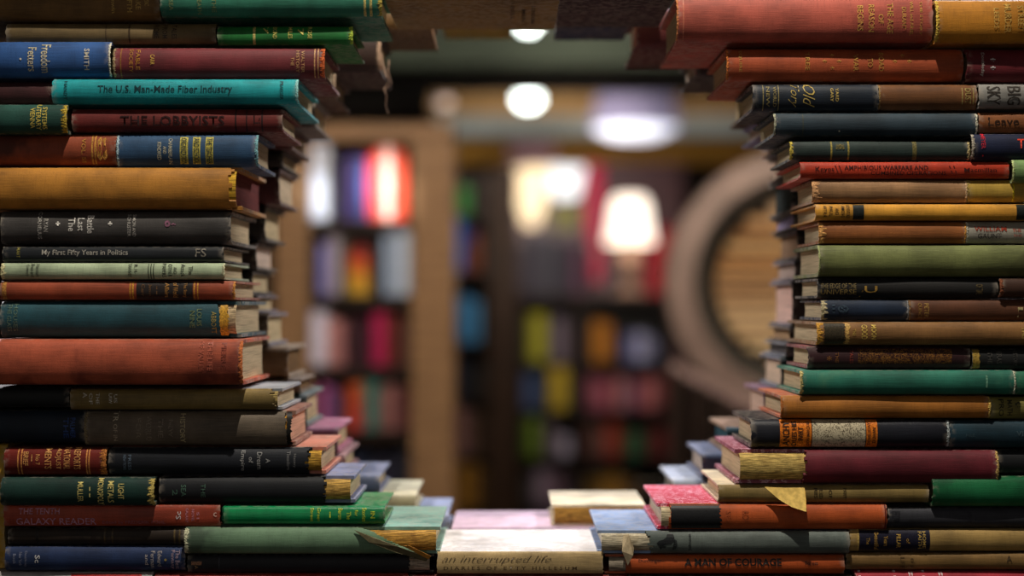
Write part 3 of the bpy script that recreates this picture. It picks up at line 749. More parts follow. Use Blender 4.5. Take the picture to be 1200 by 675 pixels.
# ================================================================== REAR STACKS (second depth of the wall of books)
YB = .178
def LBk(label, xe, yt, yb, col, w=235, page='cdb88c', D=.14, **k):
    return B(label, xe - w, xe, yt, yb, col, BACKL, Y=YB, D=D, page=page, **k)
def RBk(label, xe, yt, yb, col, w=235, page='cdb6a0', D=.14, **k):
    return B(label, xe, xe + w, yt, yb, col, BACKR, Y=YB, D=D, page=page, **k)
ar = B('broad tan book bridging the top of the opening', 450, 656, -46, -2, '8a6a38', 'books bridging the top of the opening', y=.004, D=.155, fr=[('r', 'c8b078', 2)])
for wd, ux, uy, hh_ in (('LONDON', 622, 17, 20), ('MEN', 611, 18, 14), ('BELL', 598, 15, 16)):
    letter_job('lettering', wd, 'v', ink('4a341c'), ar, ((ux - 553) * PX * 1.06, (.0 - uy) * .155 / 35, 5 * PX, hh_ * .155 / 35), lambda u, v: Vector((u, -v, -.0003)), .01)
B('dark maroon book bridging the top right of the opening', 656.5, 791, -50, -5, '3a1c1e', 'books bridging the top of the opening', y=.004, D=.155)
RBk('navy book under the maroon book at the top of the opening', 653, -20, 20, '1d2c4c', w=89, fr=[('l', 'c8c0b0', 2)])
B('yellow book hanging behind the broad tan book', 516, 600, -12, 21, 'a88a2c', 'books bridging the top of the opening', Y=.34, y=0, D=.14)
lb2 = LBk('brown covered rear book hanging highest at the left of the arch', 506, 10, 34, '6a4e2c', w=200, fr=[('r', 'b89a88', 3)])
lb3 = LBk('dark rear book with frayed hanging threads behind the green book', 446, 35, 83, '3a2620', fr=[('r', 'c8a890', 5)])
LBk('brown rear book with pale cover edge behind the maroon book', 392, 83.5, 113, '5a3c28', fr=[('r', 'b8a088', 3)])
LBk('dark brown rear book behind the end of the teal book', 369, 113.5, 148, '3a2a20', board='8a8078')
LBk('maroon rear book behind the end of The Lobbyists', 343, 148.5, 175, '4a201c')
LBk('dark rear book behind the end of the blue Teacher book', 331, 175.5, 195, '2c2420')
LBk('thick dark red rear book behind the torn ochre book', 327, 195.5, 239, '4a1c1c', page='d2bc98')
LBk('black rear book behind the end of The Last Battle', 310, 239.5, 282, '201c1a')
LBk('dark brown rear book behind the black politics book', 301, 282.5, 316, '2e231c', page='d8c0a8')
LBk('slim black rear book behind the pale mint green book', 296, 316.5, 345, '1c1a1c')
LBk('slim grey covered rear book behind the rust red book', 301, 345.5, 366, '3c3430', board='6a6470')
LBk('tan paged rear book behind the torn dark teal book', 314, 366.5, 406, '5a4a3a', board='6a6470')
LBk('brown worn rear book jutting behind the thick red cloth book', 337, 406.5, 444, '7a5c3c', board='8a745a', page='7a5c38')
B('loose brown booklet lying behind the olive tan book', 145, 352, 444.5, 461, '6a5038', BACKL, Y=YB, D=.12, board='7a6450', page='8a6a44', b=.0034)
LBk('grey green rear book behind the torn olive tan book', 360, 461.5, 501, '4a5450', board='5c6a68')
LBk('pink covered rear book behind the grey brown book', 396, 501.5, 532, '8a4a60', board='b0607c')
LBk('dusty rose rear book below the pink covered rear book', 405, 532.5, 557, '7a4a4c', board='9a6a6c')
LBk('slate blue rear book behind the black torn book', 445, 557.5, 580, '4c5670', board='6a7490')
LBk('cream covered rear book with a dark speck', 487, 580.5, 603, '9c9474', board='c8c2a0')
LBk('pale blue covered rear book lowest in the left rear stack', 525, 603.5, 630, '7a84a0', board='98a4c4')
LBk('dark rear book at the foot of the left rear stack', 522, 630.5, 702, '3a342e')

RBk('maroon rear book with white page end at the top right arch', 744, 8, 56, '5a201e', w=220, fr=[('l', 'a87060', 2)])
RBk('dark brown rear book under the salmon red book', 815, 57, 88, '30211e', w=220, fr=[('l', '9a7068', 2)])
RBk('brown rear book with cream pages under the orange red book', 878, 89, 133.5, '5a4630', page='d8c090')
RBk('violet grey rear book at the right of the arch', 894, 134, 158.5, '5a5470', board='8a84a4')
RBk('dark rear book with bright lower cover edge', 919, 159, 172, '2c2828', board='8a8a92')
RBk('cream paged rear book behind the slate green book', 926, 172.5, 205, '3c302a', page='d0b498')
RBk('black green rear book behind the tan cloth book', 929, 205.5, 248, '1c2624', page='3a423e')
RBk('slim rear book with pale cover strip below the black green one', 930, 248.5, 268, '24262a', page='a89ab8')
RBk('brown paged rear book behind the olive green book', 935, 268.5, 304, '2a211e', page='9a7a5c')
RBk('slim grey covered rear book behind the black gold lettered book', 932, 304.5, 328, '3a3438', board='6c6470', page='c0a898')
RBk('thick pink paged rear book behind the dark blue book', 929, 328.5, 383, '2c2422', board='6c6470', page='e0b8a4')
RBk('brown paged rear book behind the torn tan book', 926, 383.5, 402, '3c302a', page='b8946c')
RBk('slim dark grey rear book behind the ornamented maroon book', 921, 402.5, 418, '4a4a50', board='7a7c84', page='5a5450')
RBk('cream paged rear book with dark green back behind the teal green book', 916, 418.5, 457, '20342c', board='6a707c', page='e0c4a4')
RBk('plum covered rear book behind the ochre orange book', 896, 457.5, 500, '6a3a50', board='7a4c64', page='d8b8a0')
RBk('brown topped rear book with teal cover behind the black labelled book', 851, 500.5, 532, '2a5058', board='8a6648', page='2c5058')
RBk('blue grey rear book with pale pages behind the maroon book', 823, 532.5, 562, '4a5670', board='66708c', page='c8b4a0')
RBk('pale grey covered rear book lowest on the right rear stack', 788, 562.5, 592, '8c94a0', board='b4bccc', page='8a8478')
RBk('dark rear book at the foot of the right rear stack', 786, 592.5, 702, '4a3c30')

def thread(root, pts, Y, w=.0009):
    V = []; Fs = []
    rl = root.location
    for px, py in pts:
        q = P(px, py, Y) - rl
        V += [q + Vector(d) * w for d in ((1, 0, 0), (0, 1, 0), (-1, 0, 0), (0, -1, 0))]
    for i in range(len(pts) - 1):
        for k in range(4):
            Fs.append((i * 4 + k, i * 4 + (k + 1) % 4, i * 4 + 4 + (k + 1) % 4, i * 4 + 4 + k))
    mesh('hanging_thread', V, Fs, plain('c8a890', .9, 'frayed_thread', .1, 0, .5, 900), root)
thread(lb3, [(447, 62), (449, 78), (456, 96), (450, 104), (453, 112), (452, 124), (455, 133)], YB - .004, .0008)
thread(lb3, [(456, 70), (455, 84), (459, 98), (451, 106)], YB - .004, .0007)
thread(lb3, [(448, 104), (440, 103), (428, 102)], YB - .004, .0005)
thread(lb2, [(505, 27), (508, 40), (512, 58)], YB - .003, .0012)
# ================================================================== THE SHOP BEHIND
def F_(px, py, d):                # photo point at distance d from the camera
    return P(px, py, d - CD)

def mm(d):                        # metres per photo pixel at distance d
    return d / CD * PX

def shelf_book(label, x0, x1, yt, yb, d, col, group, D=.16, lean=0, cols=None):
    assert label not in _labels, label
    _labels.add(label)
    _seed[0] += 1
    k = mm(d)
    L = (yb - yt) * k; T = (x1 - x0) * k - .0015
    base = F_((x0 + x1) / 2, yb, d)
    root = empty('book', base, (0, 0, 0))
    tag(root, label, 'book', group)
    h = empty('tmp', (0, 0, 0))
    make_book(h, L, T, D, min(.2 * T, .008), col, _seed[0], None, 'd8ccb8', lo=True,
              cover_mat=plain(col, .45, 'book_jacket', .4, 0, .12, 30) if not cols else two_tone(cols, L))
    M = Matrix.Translation((-T / 2, 0, L / 2)) @ Matrix.Rotation(math.radians(lean), 4, 'Y') @ Matrix.Translation((T / 2, 0, 0)) @ Matrix.Translation((T / 2, 0, 0)) @ Matrix.Rotation(math.radians(-90), 4, 'Y')
    for c in list(h.children):
        c.data.transform(M)
        c.parent = root
    bpy.data.objects.remove(h)
    return root

def two_tone(cols, L):
    t = NT('printed_jacket')
    sep = t.n('ShaderNodeSeparateXYZ')
    t.l(t.tc.outputs['Object'], sep.inputs[0])
    r = t.n('ShaderNodeValToRGB')
    el = r.color_ramp.elements
    n = len(cols)
    for i, c in enumerate(cols):
        e = el[i] if i < 2 else el.new(1)
        e.position = i / (n - 1); e.color = lin(c)
    t.l(t.math('DIVIDE', sep.outputs[2], L), r.inputs[0])
    return t.done(r.outputs[0], .45, .4)

WOOD = wood('9c7650', name='honey_oak')
DARKW = wood('2c1c12', name='dark_wood')
MIDW = wood('4a2f1a', name='walnut')

# ---- room shell
def struct(name, mb, mat, **k):
    o = mb.build(name, mat, **k); o['kind'] = 'structure'; return o
XL, XR, Y0, Y1, ZC = -4.6, 4.6, -1.9, 11.6, EYE + 1.75
plank = wood('3a2618', (40, 2, 2), 'floorboards')
struct('floor', MB().box(XL, XR, Y0, Y1, -.08, 0), plank)
struct('ceiling', MB().box(XL, XR, Y0 + 2.1, Y1, ZC, ZC + .08), plain('4a4a42', .8, 'ceiling_paint', .2, 0, .15, 2))
struct('wall_back', MB().box(XL, XR, Y1, Y1 + .1, 0, ZC), plain('241c18', .8, 'dark_wall', .2, 0, .3, 2))
struct('wall_left', MB().box(XL - .1, XL, Y0, Y1 + .1, 0, ZC), plain('3a2c22', .8, 'brown_wall', .2, 0, .2, 2))
struct('wall_right', MB().box(XR, XR + .1, Y0, Y1 + .1, 0, ZC), plain('2a2624', .8, 'grey_wall', .2, 0, .2, 2))
def beam(n, d, yt, yb, depth, col, x0=XL, x1=XR):
    a = F_(0, yt, d); b_ = F_(0, yb, d)
    struct('trim_%d' % n, MB().box(x0, x1, a.y, a.y + depth, b_.z, min(a.z, ZC)), plain(col, .75, 'beam_paint', .2, 0, .2, 1.5))
beam(1, 7.6, 36, 76, .25, '3e463a')
beam(2, 8.6, 60, 104, .25, '1a1613')
beam(3, 10.6, 106, 132, .2, 'a07a4c', x0=F_(505, 0, 10.6).x)
beam(4, 11.3, 129, 157, .2, 'a0a4a0', x0=F_(512, 0, 11.3).x)
beam(5, 12.3, 150, 196, .2, '1c1714')
beam(6, 12.0, 166, 190, .15, 'a8782e')
# ---- plinth carrying the wall of books
pl = F_(0, 702.6, CD)
struct('trim_7', MB().box(-.75, .75, -.02, .5, 0, pl.z), DARKW)

# ---- near bookcase on the left, honey coloured uprights
D1 = 4.5
def uprt(px0, px1, d, dep=.3):
    a = F_(px0, 355, d); b_ = F_(px1, 355, d)
    return a.x, b_.x, a.y - .01, a.y + dep
def case(name, label, d, ups, shelves, top, back, wm, wmb, dep=.3, z0=0.0, header=None):
    root = empty(name, F_((ups[0][0] + ups[-1][1]) / 2, 355, d)); root.location.z = z0
    tag(root, label, 'bookcase')
    rl = root.location
    zt = F_(0, top, d).z
    lx, rx = F_(ups[0][0], 0, d).x, F_(ups[-1][1], 0, d).x
    for u in ups:
        a, b_, y0, y1 = uprt(u[0], u[1], d, dep)
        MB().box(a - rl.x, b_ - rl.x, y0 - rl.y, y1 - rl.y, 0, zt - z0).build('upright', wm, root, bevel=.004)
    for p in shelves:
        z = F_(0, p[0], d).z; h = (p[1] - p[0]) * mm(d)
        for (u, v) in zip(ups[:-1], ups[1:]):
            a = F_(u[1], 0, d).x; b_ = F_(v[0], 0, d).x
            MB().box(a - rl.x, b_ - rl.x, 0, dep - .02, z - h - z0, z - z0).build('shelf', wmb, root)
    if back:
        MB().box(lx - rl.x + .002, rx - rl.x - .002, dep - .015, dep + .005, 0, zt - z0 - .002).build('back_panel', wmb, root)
    if header:
        z1 = F_(0, header[0], d).z; z2 = F_(0, header[1], d).z
        MB().box(lx - rl.x, rx - rl.x, -.02, dep, z2 - z0, z1 - z0).build('header_board', wm, root, bevel=.004)
    return root
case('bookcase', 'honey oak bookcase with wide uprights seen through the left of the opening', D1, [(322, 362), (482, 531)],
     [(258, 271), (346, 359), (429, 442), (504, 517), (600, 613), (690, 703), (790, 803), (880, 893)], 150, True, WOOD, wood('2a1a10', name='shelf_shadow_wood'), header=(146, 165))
g1 = 'books in the honey oak bookcase'
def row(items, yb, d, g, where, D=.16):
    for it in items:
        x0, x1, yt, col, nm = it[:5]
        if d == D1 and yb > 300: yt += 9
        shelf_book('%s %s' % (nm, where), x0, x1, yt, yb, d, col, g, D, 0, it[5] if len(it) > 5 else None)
w = 'on the top shelf of the honey oak bookcase'
row([(364, 385, 169, 'dfe4f4', 'white book'), (387, 396, 188, '4a4632', 'drab olive book'), (397, 408, 186, '3a2f7a', 'dark violet book'), (409, 419, 182, '6a5a9a', 'lilac book'), (420, 429, 186, '4a68b8', 'cornflower blue book'),
     (430, 439, 180, 'd8242c', 'scarlet book'), (440, 448, 174, 'f0705a', 'red book with spot glare painted coral'), (449, 459, 172, 'ffd8d0', 'red book with spot glare painted nearly white'), (460, 468, 174, 'f06848', 'red book with spot glare painted salmon'), (469, 476, 180, 'e0341c', 'vermilion book')], 257.5, D1, g1, w)  # one spotlit red book split up; its glare is painted into the colours
w = 'on the second shelf of the honey oak bookcase'
row([(364, 372, 282, '2a2632', 'charcoal book'), (373, 383, 276, '8a86c8', 'periwinkle book'), (384, 399, 270, 'a89aa8', 'greyish mauve book'), (400, 406, 274, '4a5a3a', 'moss green book'),
     (407, 432, 276, 'd87a28', 'orange and yellow book', ('c8a02c', 'd8962c', 'c83a1c', '2a1c20')), (433, 446, 280, '1c1f1a', 'near black book'), (447, 462, 268, '98a8c0', 'pale steel blue book'), (463, 481, 264, 'b8c4d4', 'silvery white book')], 345.5, D1, g1, w)
w = 'on the third shelf of the honey oak bookcase'
row([(363, 382, 356, 'dcd4e4', 'tall white book'), (383, 392, 364, 'c89088', 'dusty pink book'), (393, 403, 366, 'b87878', 'old rose book'), (404, 413, 368, '2c2024', 'black brown book'), (414, 424, 364, '4a2028', 'wine red book'), (425, 434, 366, '321c2c', 'aubergine book'),
     (435, 452, 358, 'b01c50', 'magenta book'), (453, 466, 360, '6a261e', 'brick red book'), (467, 480, 366, '4a2c24', 'chocolate brown book')], 428.5, D1, g1, w)
w = 'on the fourth shelf of the honey oak bookcase'
row([(364, 374, 446, '6a3a58', 'plum book'), (375, 386, 442, 'b05a8c', 'pink book'), (387, 396, 448, '5a4a7a', 'dull violet book'), (397, 404, 450, '2a2430', 'ink black book'), (405, 414, 442, 'c8502c', 'orange red book'), (415, 425, 440, 'c83444', 'cherry red book', ('c83444', 'b8402c', 'c86a2c')),
     (426, 442, 438, '3a7a70', 'teal book'), (443, 452, 446, '8a5a54', 'dull pink brown book'), (453, 463, 442, '9a6a64', 'faded rose book'), (464, 480, 446, '5a2c2c', 'dark red book')], 503.5, D1, g1, w)
w = 'on the fifth shelf of the honey oak bookcase'
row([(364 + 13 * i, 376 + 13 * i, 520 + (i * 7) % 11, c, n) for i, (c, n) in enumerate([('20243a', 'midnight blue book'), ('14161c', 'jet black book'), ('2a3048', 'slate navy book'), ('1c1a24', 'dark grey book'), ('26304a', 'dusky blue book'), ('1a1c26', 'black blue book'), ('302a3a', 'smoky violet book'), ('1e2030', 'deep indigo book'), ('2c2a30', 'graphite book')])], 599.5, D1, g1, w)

# ---- dark middle bookcase
D2 = 6.4
case('bookcase', 'dark narrow bookcase with a brown post right of the honey oak bookcase', D2, [(516, 523), (572, 606)], [(222 + 30, 257), (318, 323), (402, 407), (466, 471), (534, 539), (596, 601), (690, 695)], 200, True, MIDW, DARKW, dep=.3)
g2 = 'books in the dark narrow bookcase'
w = 'on the top shelf of the dark narrow bookcase'
row([(524, 534, 214, '2c2430', 'dark plum book'), (535, 552, 218, '1f8a2c', 'green book'), (553, 561, 212, '3a2a20', 'umber book'), (562, 571, 216, '2a1c18', 'sepia book')], 251.5, D2, g2, w)
w = 'on the second shelf of the dark narrow bookcase'
row([(524, 543, 258, '1c68c8', 'bright blue book'), (544, 555, 268, '34207a', 'deep purple book', ('8a3a14', '5a2a1c', '34207a')), (556, 563, 274, '9a4a1c', 'rusty orange book'), (564, 571, 270, '2a1c18', 'tobacco brown book')], 317.5, D2, g2, w)
w = 'on the third shelf of the dark narrow bookcase'
row([(524, 532, 352, '2a2a3a', 'dim slate book'), (533, 552, 348, '3a8ac0', 'sky blue book'), (553, 563, 352, '5a9ac8', 'pale blue book'), (564, 571, 356, '1c1816', 'black book')], 401.5, D2, g2, w)
w = 'on the fourth shelf of the dark narrow bookcase'
row([(524, 536, 420, '1c3a6a', 'dark blue book'), (537, 548, 424, '1a2434', 'navy black book'), (549, 571, 426, '221a16', 'wide dark brown book')], 465.5, D2, g2, w)
w = 'on the fifth shelf of the dark narrow bookcase'
row([(524, 534, 480, '5a6a44', 'sage green book'), (535, 546, 478, '9a6a6a', 'muted pink book'), (547, 557, 482, '7a5a48', 'beige brown book'), (558, 571, 486, '3a2618', 'bark brown book')], 533.5, D2, g2, w)
w = 'on the sixth shelf of the dark narrow bookcase'
row([(524, 535, 548, '8a6a2c', 'mustard book'), (536, 548, 546, 'b07a24', 'amber book'), (549, 560, 544, 'a0702a', 'golden brown book'), (561, 571, 552, '5a4020', 'dull bronze book')], 595.5, D2, g2, w)

# ---- low dark bookcase with a lamp on it
D3 = 8.0
case('bookcase', 'low black bookcase under the glowing table lamp', D3, [(606, 611), (676, 686), (784, 791)], [(424, 430), (480, 486), (536, 542), (592, 598), (650, 656)], 346, True, DARKW, wood('18110d', name='black_wood'), dep=.32, header=(345, 352))
g3 = 'books in the low black bookcase'
w = 'on the top left shelf of the low black bookcase'
row([(613, 620, 372, '3a4424', 'dark moss book'), (621, 640, 368, 'b8b030', 'lime yellow book'), (641, 648, 376, '3c343c', 'taupe book'), (649, 661, 372, '8a7a88', 'mauve grey book'), (662, 674, 378, '3a2a30', 'dusky brown book')], 423.5, D3, g3, w)
w = 'on the top right shelf of the low black bookcase'
row([(688, 694, 384, '3a2418', 'dark walnut book'), (695, 706, 376, 'c8801c', 'orange book'), (707, 717, 378, 'b8701c', 'dark amber book'), (718, 730, 390, '24202c', 'dim violet book'), (731, 744, 392, '6a6a9a', 'hazy violet book'), (745, 757, 390, 'b0b0d0', 'pale lavender book'), (758, 768, 394, '7a7a9a', 'grey lavender book'), (769, 782, 396, '28222c', 'dark mauve book')], 423.5, D3, g3, w)
w = 'on the second left shelf of the low black bookcase'
row([(613, 630, 438, '4a5a80', 'steel blue book'), (631, 643, 440, '2a3448', 'dark steel book'), (644, 665, 430.5, 'c8a82a', 'sunny yellow book'), (666, 674, 442, '2a3038', 'lead grey book')], 479.5, D3, g3, w)
w = 'on the second right shelf of the low black bookcase'
row([(688 + 11.6 * i, 699 + 11.6 * i, 441 + (i * 5) % 7, c, n) for i, (c, n) in enumerate([('9a5060', 'rose book'), ('b86878', 'light rose book'), ('8a3440', 'raspberry book'), ('c88888', 'blush book'), ('5a4a6a', 'dull purple book'), ('a85058', 'carmine book'), ('c07878', 'shell pink book'), ('7a3a3a', 'oxblood book')])], 479.5, D3, g3, w)
w = 'on the third left shelf of the low black bookcase'
row([(613, 621, 492, '4a6a24', 'leaf green book'), (622, 631, 490, '8aa034', 'yellow green book'), (632, 640, 496, '3a3a30', 'drab grey book'), (641, 650, 494, '8a7a80', 'ash pink book')], 535.5, D3, g3, w)
w = 'on the third right shelf of the low black bookcase'
row([(688, 698, 498, '6a4038', 'russet book'), (699, 709, 502, '7a5a50', 'dun book'), (710, 721, 496, 'a83c28', 'flame red book'), (722, 731, 500, '8a3a2a', 'terracotta book'), (732, 754, 506, '1f5a3c', 'bottle green book'), (755, 768, 504, '5a2420', 'garnet book'), (769, 782, 502, '6a2a28', 'burgundy book')], 535.5, D3, g3, w)
w = 'on the fourth left shelf of the low black bookcase'
row([(613, 626, 560, '4a4444', 'iron grey book'), (627, 646, 552, '9a8494', 'mauve book'), (647, 660, 556, '7a5a68', 'heather book'), (661, 674, 562, '3c3238', 'cinder grey book')], 591.5, D3, g3, w)
w = 'on the fourth right shelf of the low black bookcase'
row([(688, 706, 562, '7a5a20', 'ochre brown book'), (707, 728, 558, 'a8782a', 'wide ochre book'), (729, 746, 564, '6a4a20', 'bronze brown book'), (747, 782, 570, '241a18', 'wide black brown book')], 591.5, D3, g3, w)
# white mug on the third left shelf
mk = mm(D3); c = F_(661.5, 535.5, D3)
mug = empty('mug', (c.x, c.y + .06, c.z + .001), (0, 0, 2.2)); tag(mug, 'white mug on the third left shelf of the low black bookcase', 'mug')
mugm = plain('c8bcd0', .3, 'glaze', .5, 0, .05, 4)
MB().lathe([(0, 0), (.034, 0), (.038, .004), (.04, .1), (.037, .1), (.035, .008), (0, .008)], 28).build('body', mugm, mug, smooth=True)
hb = MB(); V = []
for i in range(9):
    a = -1.3 + 2.6 * i / 8
    cx_, cz_ = .038 + .026 * math.cos(a), .052 + .03 * math.sin(a)
    for k in range(6):
        t_ = 2 * math.pi * k / 6
        V.append((cx_ + .005 * math.cos(t_) * math.cos(a), .005 * math.sin(t_), cz_ + .005 * math.cos(t_) * math.sin(a)))
Fh = [(i * 6 + k, i * 6 + (k + 1) % 6, (i + 1) * 6 + (k + 1) % 6, (i + 1) * 6 + k) for i in range(8) for k in range(6)]
mesh('handle', V, Fh, mugm, mug, smooth=True)

# ---- table lamp on the low bookcase
c = F_(741, 345, D3); c.y += .17
lamp = empty('table_lamp', c); tag(lamp, 'glowing white table lamp standing on the low black bookcase', 'lamp')
dl = D3 + .17; k = mm(dl)
h0 = (345 - 289) * k; h1 = (345 - 222) * k
MB().lathe([(0, 0), (.09, 0), (.092, .012), (.05, .03), (.03, .06), (.05, .11), (.062, .16), (.045, .21), (.018, .25), (.014, h0 + .03), (0, h0 + .03)], 32).build('base', plain('9a7a68', .35, 'rose_ceramic', .5, 0, .1, 6), lamp, smooth=True)
sh = MB().lathe([(30 * k, h0 + .02), (28 * k, h0 + .06), (22 * k, h1 - .07), (17 * k, h1 - .035)], 40)
so = sh.build('lamp_shade', glow('ffeedd', 1.7), lamp, smooth=True)
md = so.modifiers.new('thickness', 'SOLIDIFY'); md.thickness = .004
bl = bpy.data.lights.new('bulb_light', 'POINT'); bl.energy = 14; bl.color = (1, .86, .66); bl.shadow_soft_size = .05
bo = bpy.data.objects.new('bulb_light', bl); bo.location = (c.x, c.y, c.z + h0 - .03); C.objects.link(bo)

# ---- things on the wall behind and on top of the low bookcase
def sheet(name, label, cat, x0, x1, y0, y1, d, mat, th=.012, poly=None):
    k = mm(d)
    pts = poly or [(x0, y1), (x1, y1), (x1, y0), (x0, y0)]
    a = F_((x0 + x1) / 2, y1, d)
    V = [(F_(p[0], p[1], d).x - a.x, 0, F_(p[0], p[1], d).z - a.z) for p in pts]
    n = len(V)
    V += [(x, th, z) for x, y, z in V]
    Fs = [tuple(range(n)), tuple(range(2 * n - 1, n - 1, -1))] + [(i, (i + 1) % n, n + (i + 1) % n, n + i) for i in range(n)]
    o = mesh(name, V, Fs, mat, None, loc=a)
    tag(o, label, cat); return o
DW = 9.4
sheet('partition_panel', 'dark red partition panel behind the glowing table lamp', 'panel', 596, 800, 190, 597, 10.4, wood('3a1214', name='red_stained_wood'), .05)
DP = 10.386
sheet('poster', 'cream poster tapering downward on the red partition panel', 'poster', 600, 642, 198, 266, DP, plain('ffdcb4', .6, 'poster_paper', .2, 0, .15, 5), .012, [(614, 266), (630, 266), (640, 236), (644, 196), (608, 196), (599, 215)])
sheet('poster', 'white poster on the red partition panel left of the lamp', 'poster', 645, 684, 194, 240, DP, plain('e8ecf4', .6, 'poster_paper', .2, 0, .1, 5), .012, [(652, 234), (678, 232), (686, 196), (646, 194), (644, 222)])
sheet('poster', 'olive poster below the white poster', 'poster', 646, 680, 240, 268, DP, plain('5a5424', .6, 'poster_paper', .2, 0, .2, 5))
sheet('sign', 'pink sign on the dark beam above the red partition panel', 'sign', 597, 650, 168, 187, 11.96, plain('d8a8b8', .6, 'sign_paint', .2, 0, .1, 5), .02)
sheet('banner', 'crimson banner left of the glowing table lamp', 'banner', 687, 706, 192, 330, DP, plain('9a1c38', .7, 'banner_cloth', .2, 0, .15, 5))
sheet('banner', 'dark red banner right of the lamp stem', 'banner', 757, 788, 268, 360, DP, plain('8a141c', .7, 'banner_cloth', .2, 0, .15, 5))
g4 = 'books standing on top of the low black bookcase'
w = 'standing on top of the low black bookcase'
row([(608, 619, 284, '36303e', 'grey violet book'), (620, 634, 270, '494551', 'lilac grey book'), (635, 648, 276, '52505b', 'pale grey book'), (649, 660, 282, '3f3c48', 'dove grey book'), (661, 671, 274, '493f4c', 'thistle book'), (672, 683, 286, '643954', 'orchid pink book'), (684, 693, 280, '36222c', 'mulberry book')], 344.5, D3 + .02, g4, w)

# ---- ceiling lamps
def disc_lamp(label, px, py, d, rx, strength, col='f4fff8'):
    c = F_(px, py, d)
    r_m = rx * mm(d)
    top = ZC - c.z
    root = empty('ceiling_lamp', c); tag(root, label, 'ceiling lamp', 'globe ceiling lamps')
    MB().lathe([(0, -.6 * r_m), (.5 * r_m, -.48 * r_m), (.85 * r_m, -.2 * r_m), (r_m, .15 * r_m), (.9 * r_m, .45 * r_m), (.55 * r_m, .6 * r_m), (0, .62 * r_m)], 32).build('globe', glow(col, strength), root, smooth=True)
    MB().lathe([(0, .55 * r_m), (.3 * r_m, .56 * r_m), (.3 * r_m, .7 * r_m), (.012, .75 * r_m), (.012, top), (0, top)], 16).build('stem', plain('2a2622', .5, 'dark_metal', .5), root, smooth=True)
disc_lamp('bright white globe lamp hanging in the upper middle of the opening', 619, 118, 10.2, 15, 9)
disc_lamp('bright globe lamp half hidden by the tan book at the top', 619, 31, 7.0, 12, 9)
disc_lamp('dim pinkish globe lamp left of the bright white globe lamp', 521, 121, 10.3, 9, .45, 'ffe0d0')
c = F_(744, 150, 9.7)
pend = empty('pendant_lamp', c); tag(pend, 'pendant lamp with a bright underside and its light splash built as a lilac grey cone', 'ceiling lamp')
k = mm(9.7)
MB().lathe([(54 * k, 0), (46 * k, 30 * k), (40 * k, 70 * k), (37 * k, 70 * k), (43 * k, 30 * k), (51 * k, 0)], 40).build('splash_cone', glow('8a809a', .5), pend, smooth=True)  # glowing cone stands in for the light splash over the lamp
MB().lathe([(0, -14 * k), (30 * k, -11 * k), (48 * k, -2 * k), (48 * k, 18 * k), (0, 18 * k)], 40).build('diffuser', glow('eef0ff', .95), pend, smooth=True)
MB().lathe([(0, 18 * k), (.012, 18 * k), (.012, ZC - c.z), (0, ZC - c.z)], 12).build('stem', plain('2a2622', .5, 'dark_metal', .5), pend)

# ---- large round drum frame filled with stacked books
DF = 4.6
kf = mm(DF)
c = F_(938, 332, DF)
R_ = 158 * kf
tilt = math.radians(-4)
drum = empty('round_frame', (c.x, c.y, 0), (0, 0, tilt))
tag(drum, 'large round pale wooden frame packed with stacked books on the right', 'round frame')
def lathe_y(prof, seg, zc):
    V = []; Fs = []; k = len(prof)
    for i in range(seg):
        a = 2 * math.pi * i / seg
        V += [(r * math.cos(a), y, zc + r * math.sin(a)) for r, y in prof]
    for i in range(seg):
        for j in range(k):
            Fs.append((i * k + j, ((i + 1) % seg) * k + j, ((i + 1) % seg) * k + (j + 1) % k, i * k + (j + 1) % k))
    return V, Fs
V, Fs = lathe_y([(R_ * .79, -.05), (R_ * .985, -.03), (R_, -.01), (R_, .24), (R_ * .97, .24), (R_ * .97, .0), (R_ * .79, -.02)], 72, c.z)
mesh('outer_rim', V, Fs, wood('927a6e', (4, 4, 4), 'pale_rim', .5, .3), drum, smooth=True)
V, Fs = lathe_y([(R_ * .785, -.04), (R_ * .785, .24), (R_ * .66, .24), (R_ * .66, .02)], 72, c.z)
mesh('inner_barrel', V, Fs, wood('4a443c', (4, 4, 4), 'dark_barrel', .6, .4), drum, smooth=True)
V, Fs = lathe_y([(R_ * .97, .215), (R_ * .97, .24), (.001, .24), (.001, .215)], 72, c.z)
mesh('back_disc', V, Fs, DARKW, drum)
V = []
mb = MB()
for s_ in (-1, 1):
    mb.box(s_ * R_ * .55 - .03, s_ * R_ * .55 + .03, .02, .2, 0, c.z - R_ * .84)
mb.box(-R_ * .7, R_ * .7, -.02, .24, .0, .05)
mb.build('stand', DARKW, drum, bevel=.004)
g5 = 'books packed inside the round frame'
tones = ['d0a878', 'b88a58', 'e0c090', 'a87848', 'd8b484', 'c09a68', 'e0bc8c', '9a6c40', 'd0aa7c', 'c89c6c', 'b48c60', 'dcb890', 'a88058']
ords = ['lowest', 'second', 'third', 'fourth', 'fifth', 'sixth', 'seventh', 'eighth', 'ninth', 'tenth', 'eleventh', 'twelfth', 'topmost']
Ri = R_ * .65
nrow = 13
hh = 2 * Ri * .93 / nrow
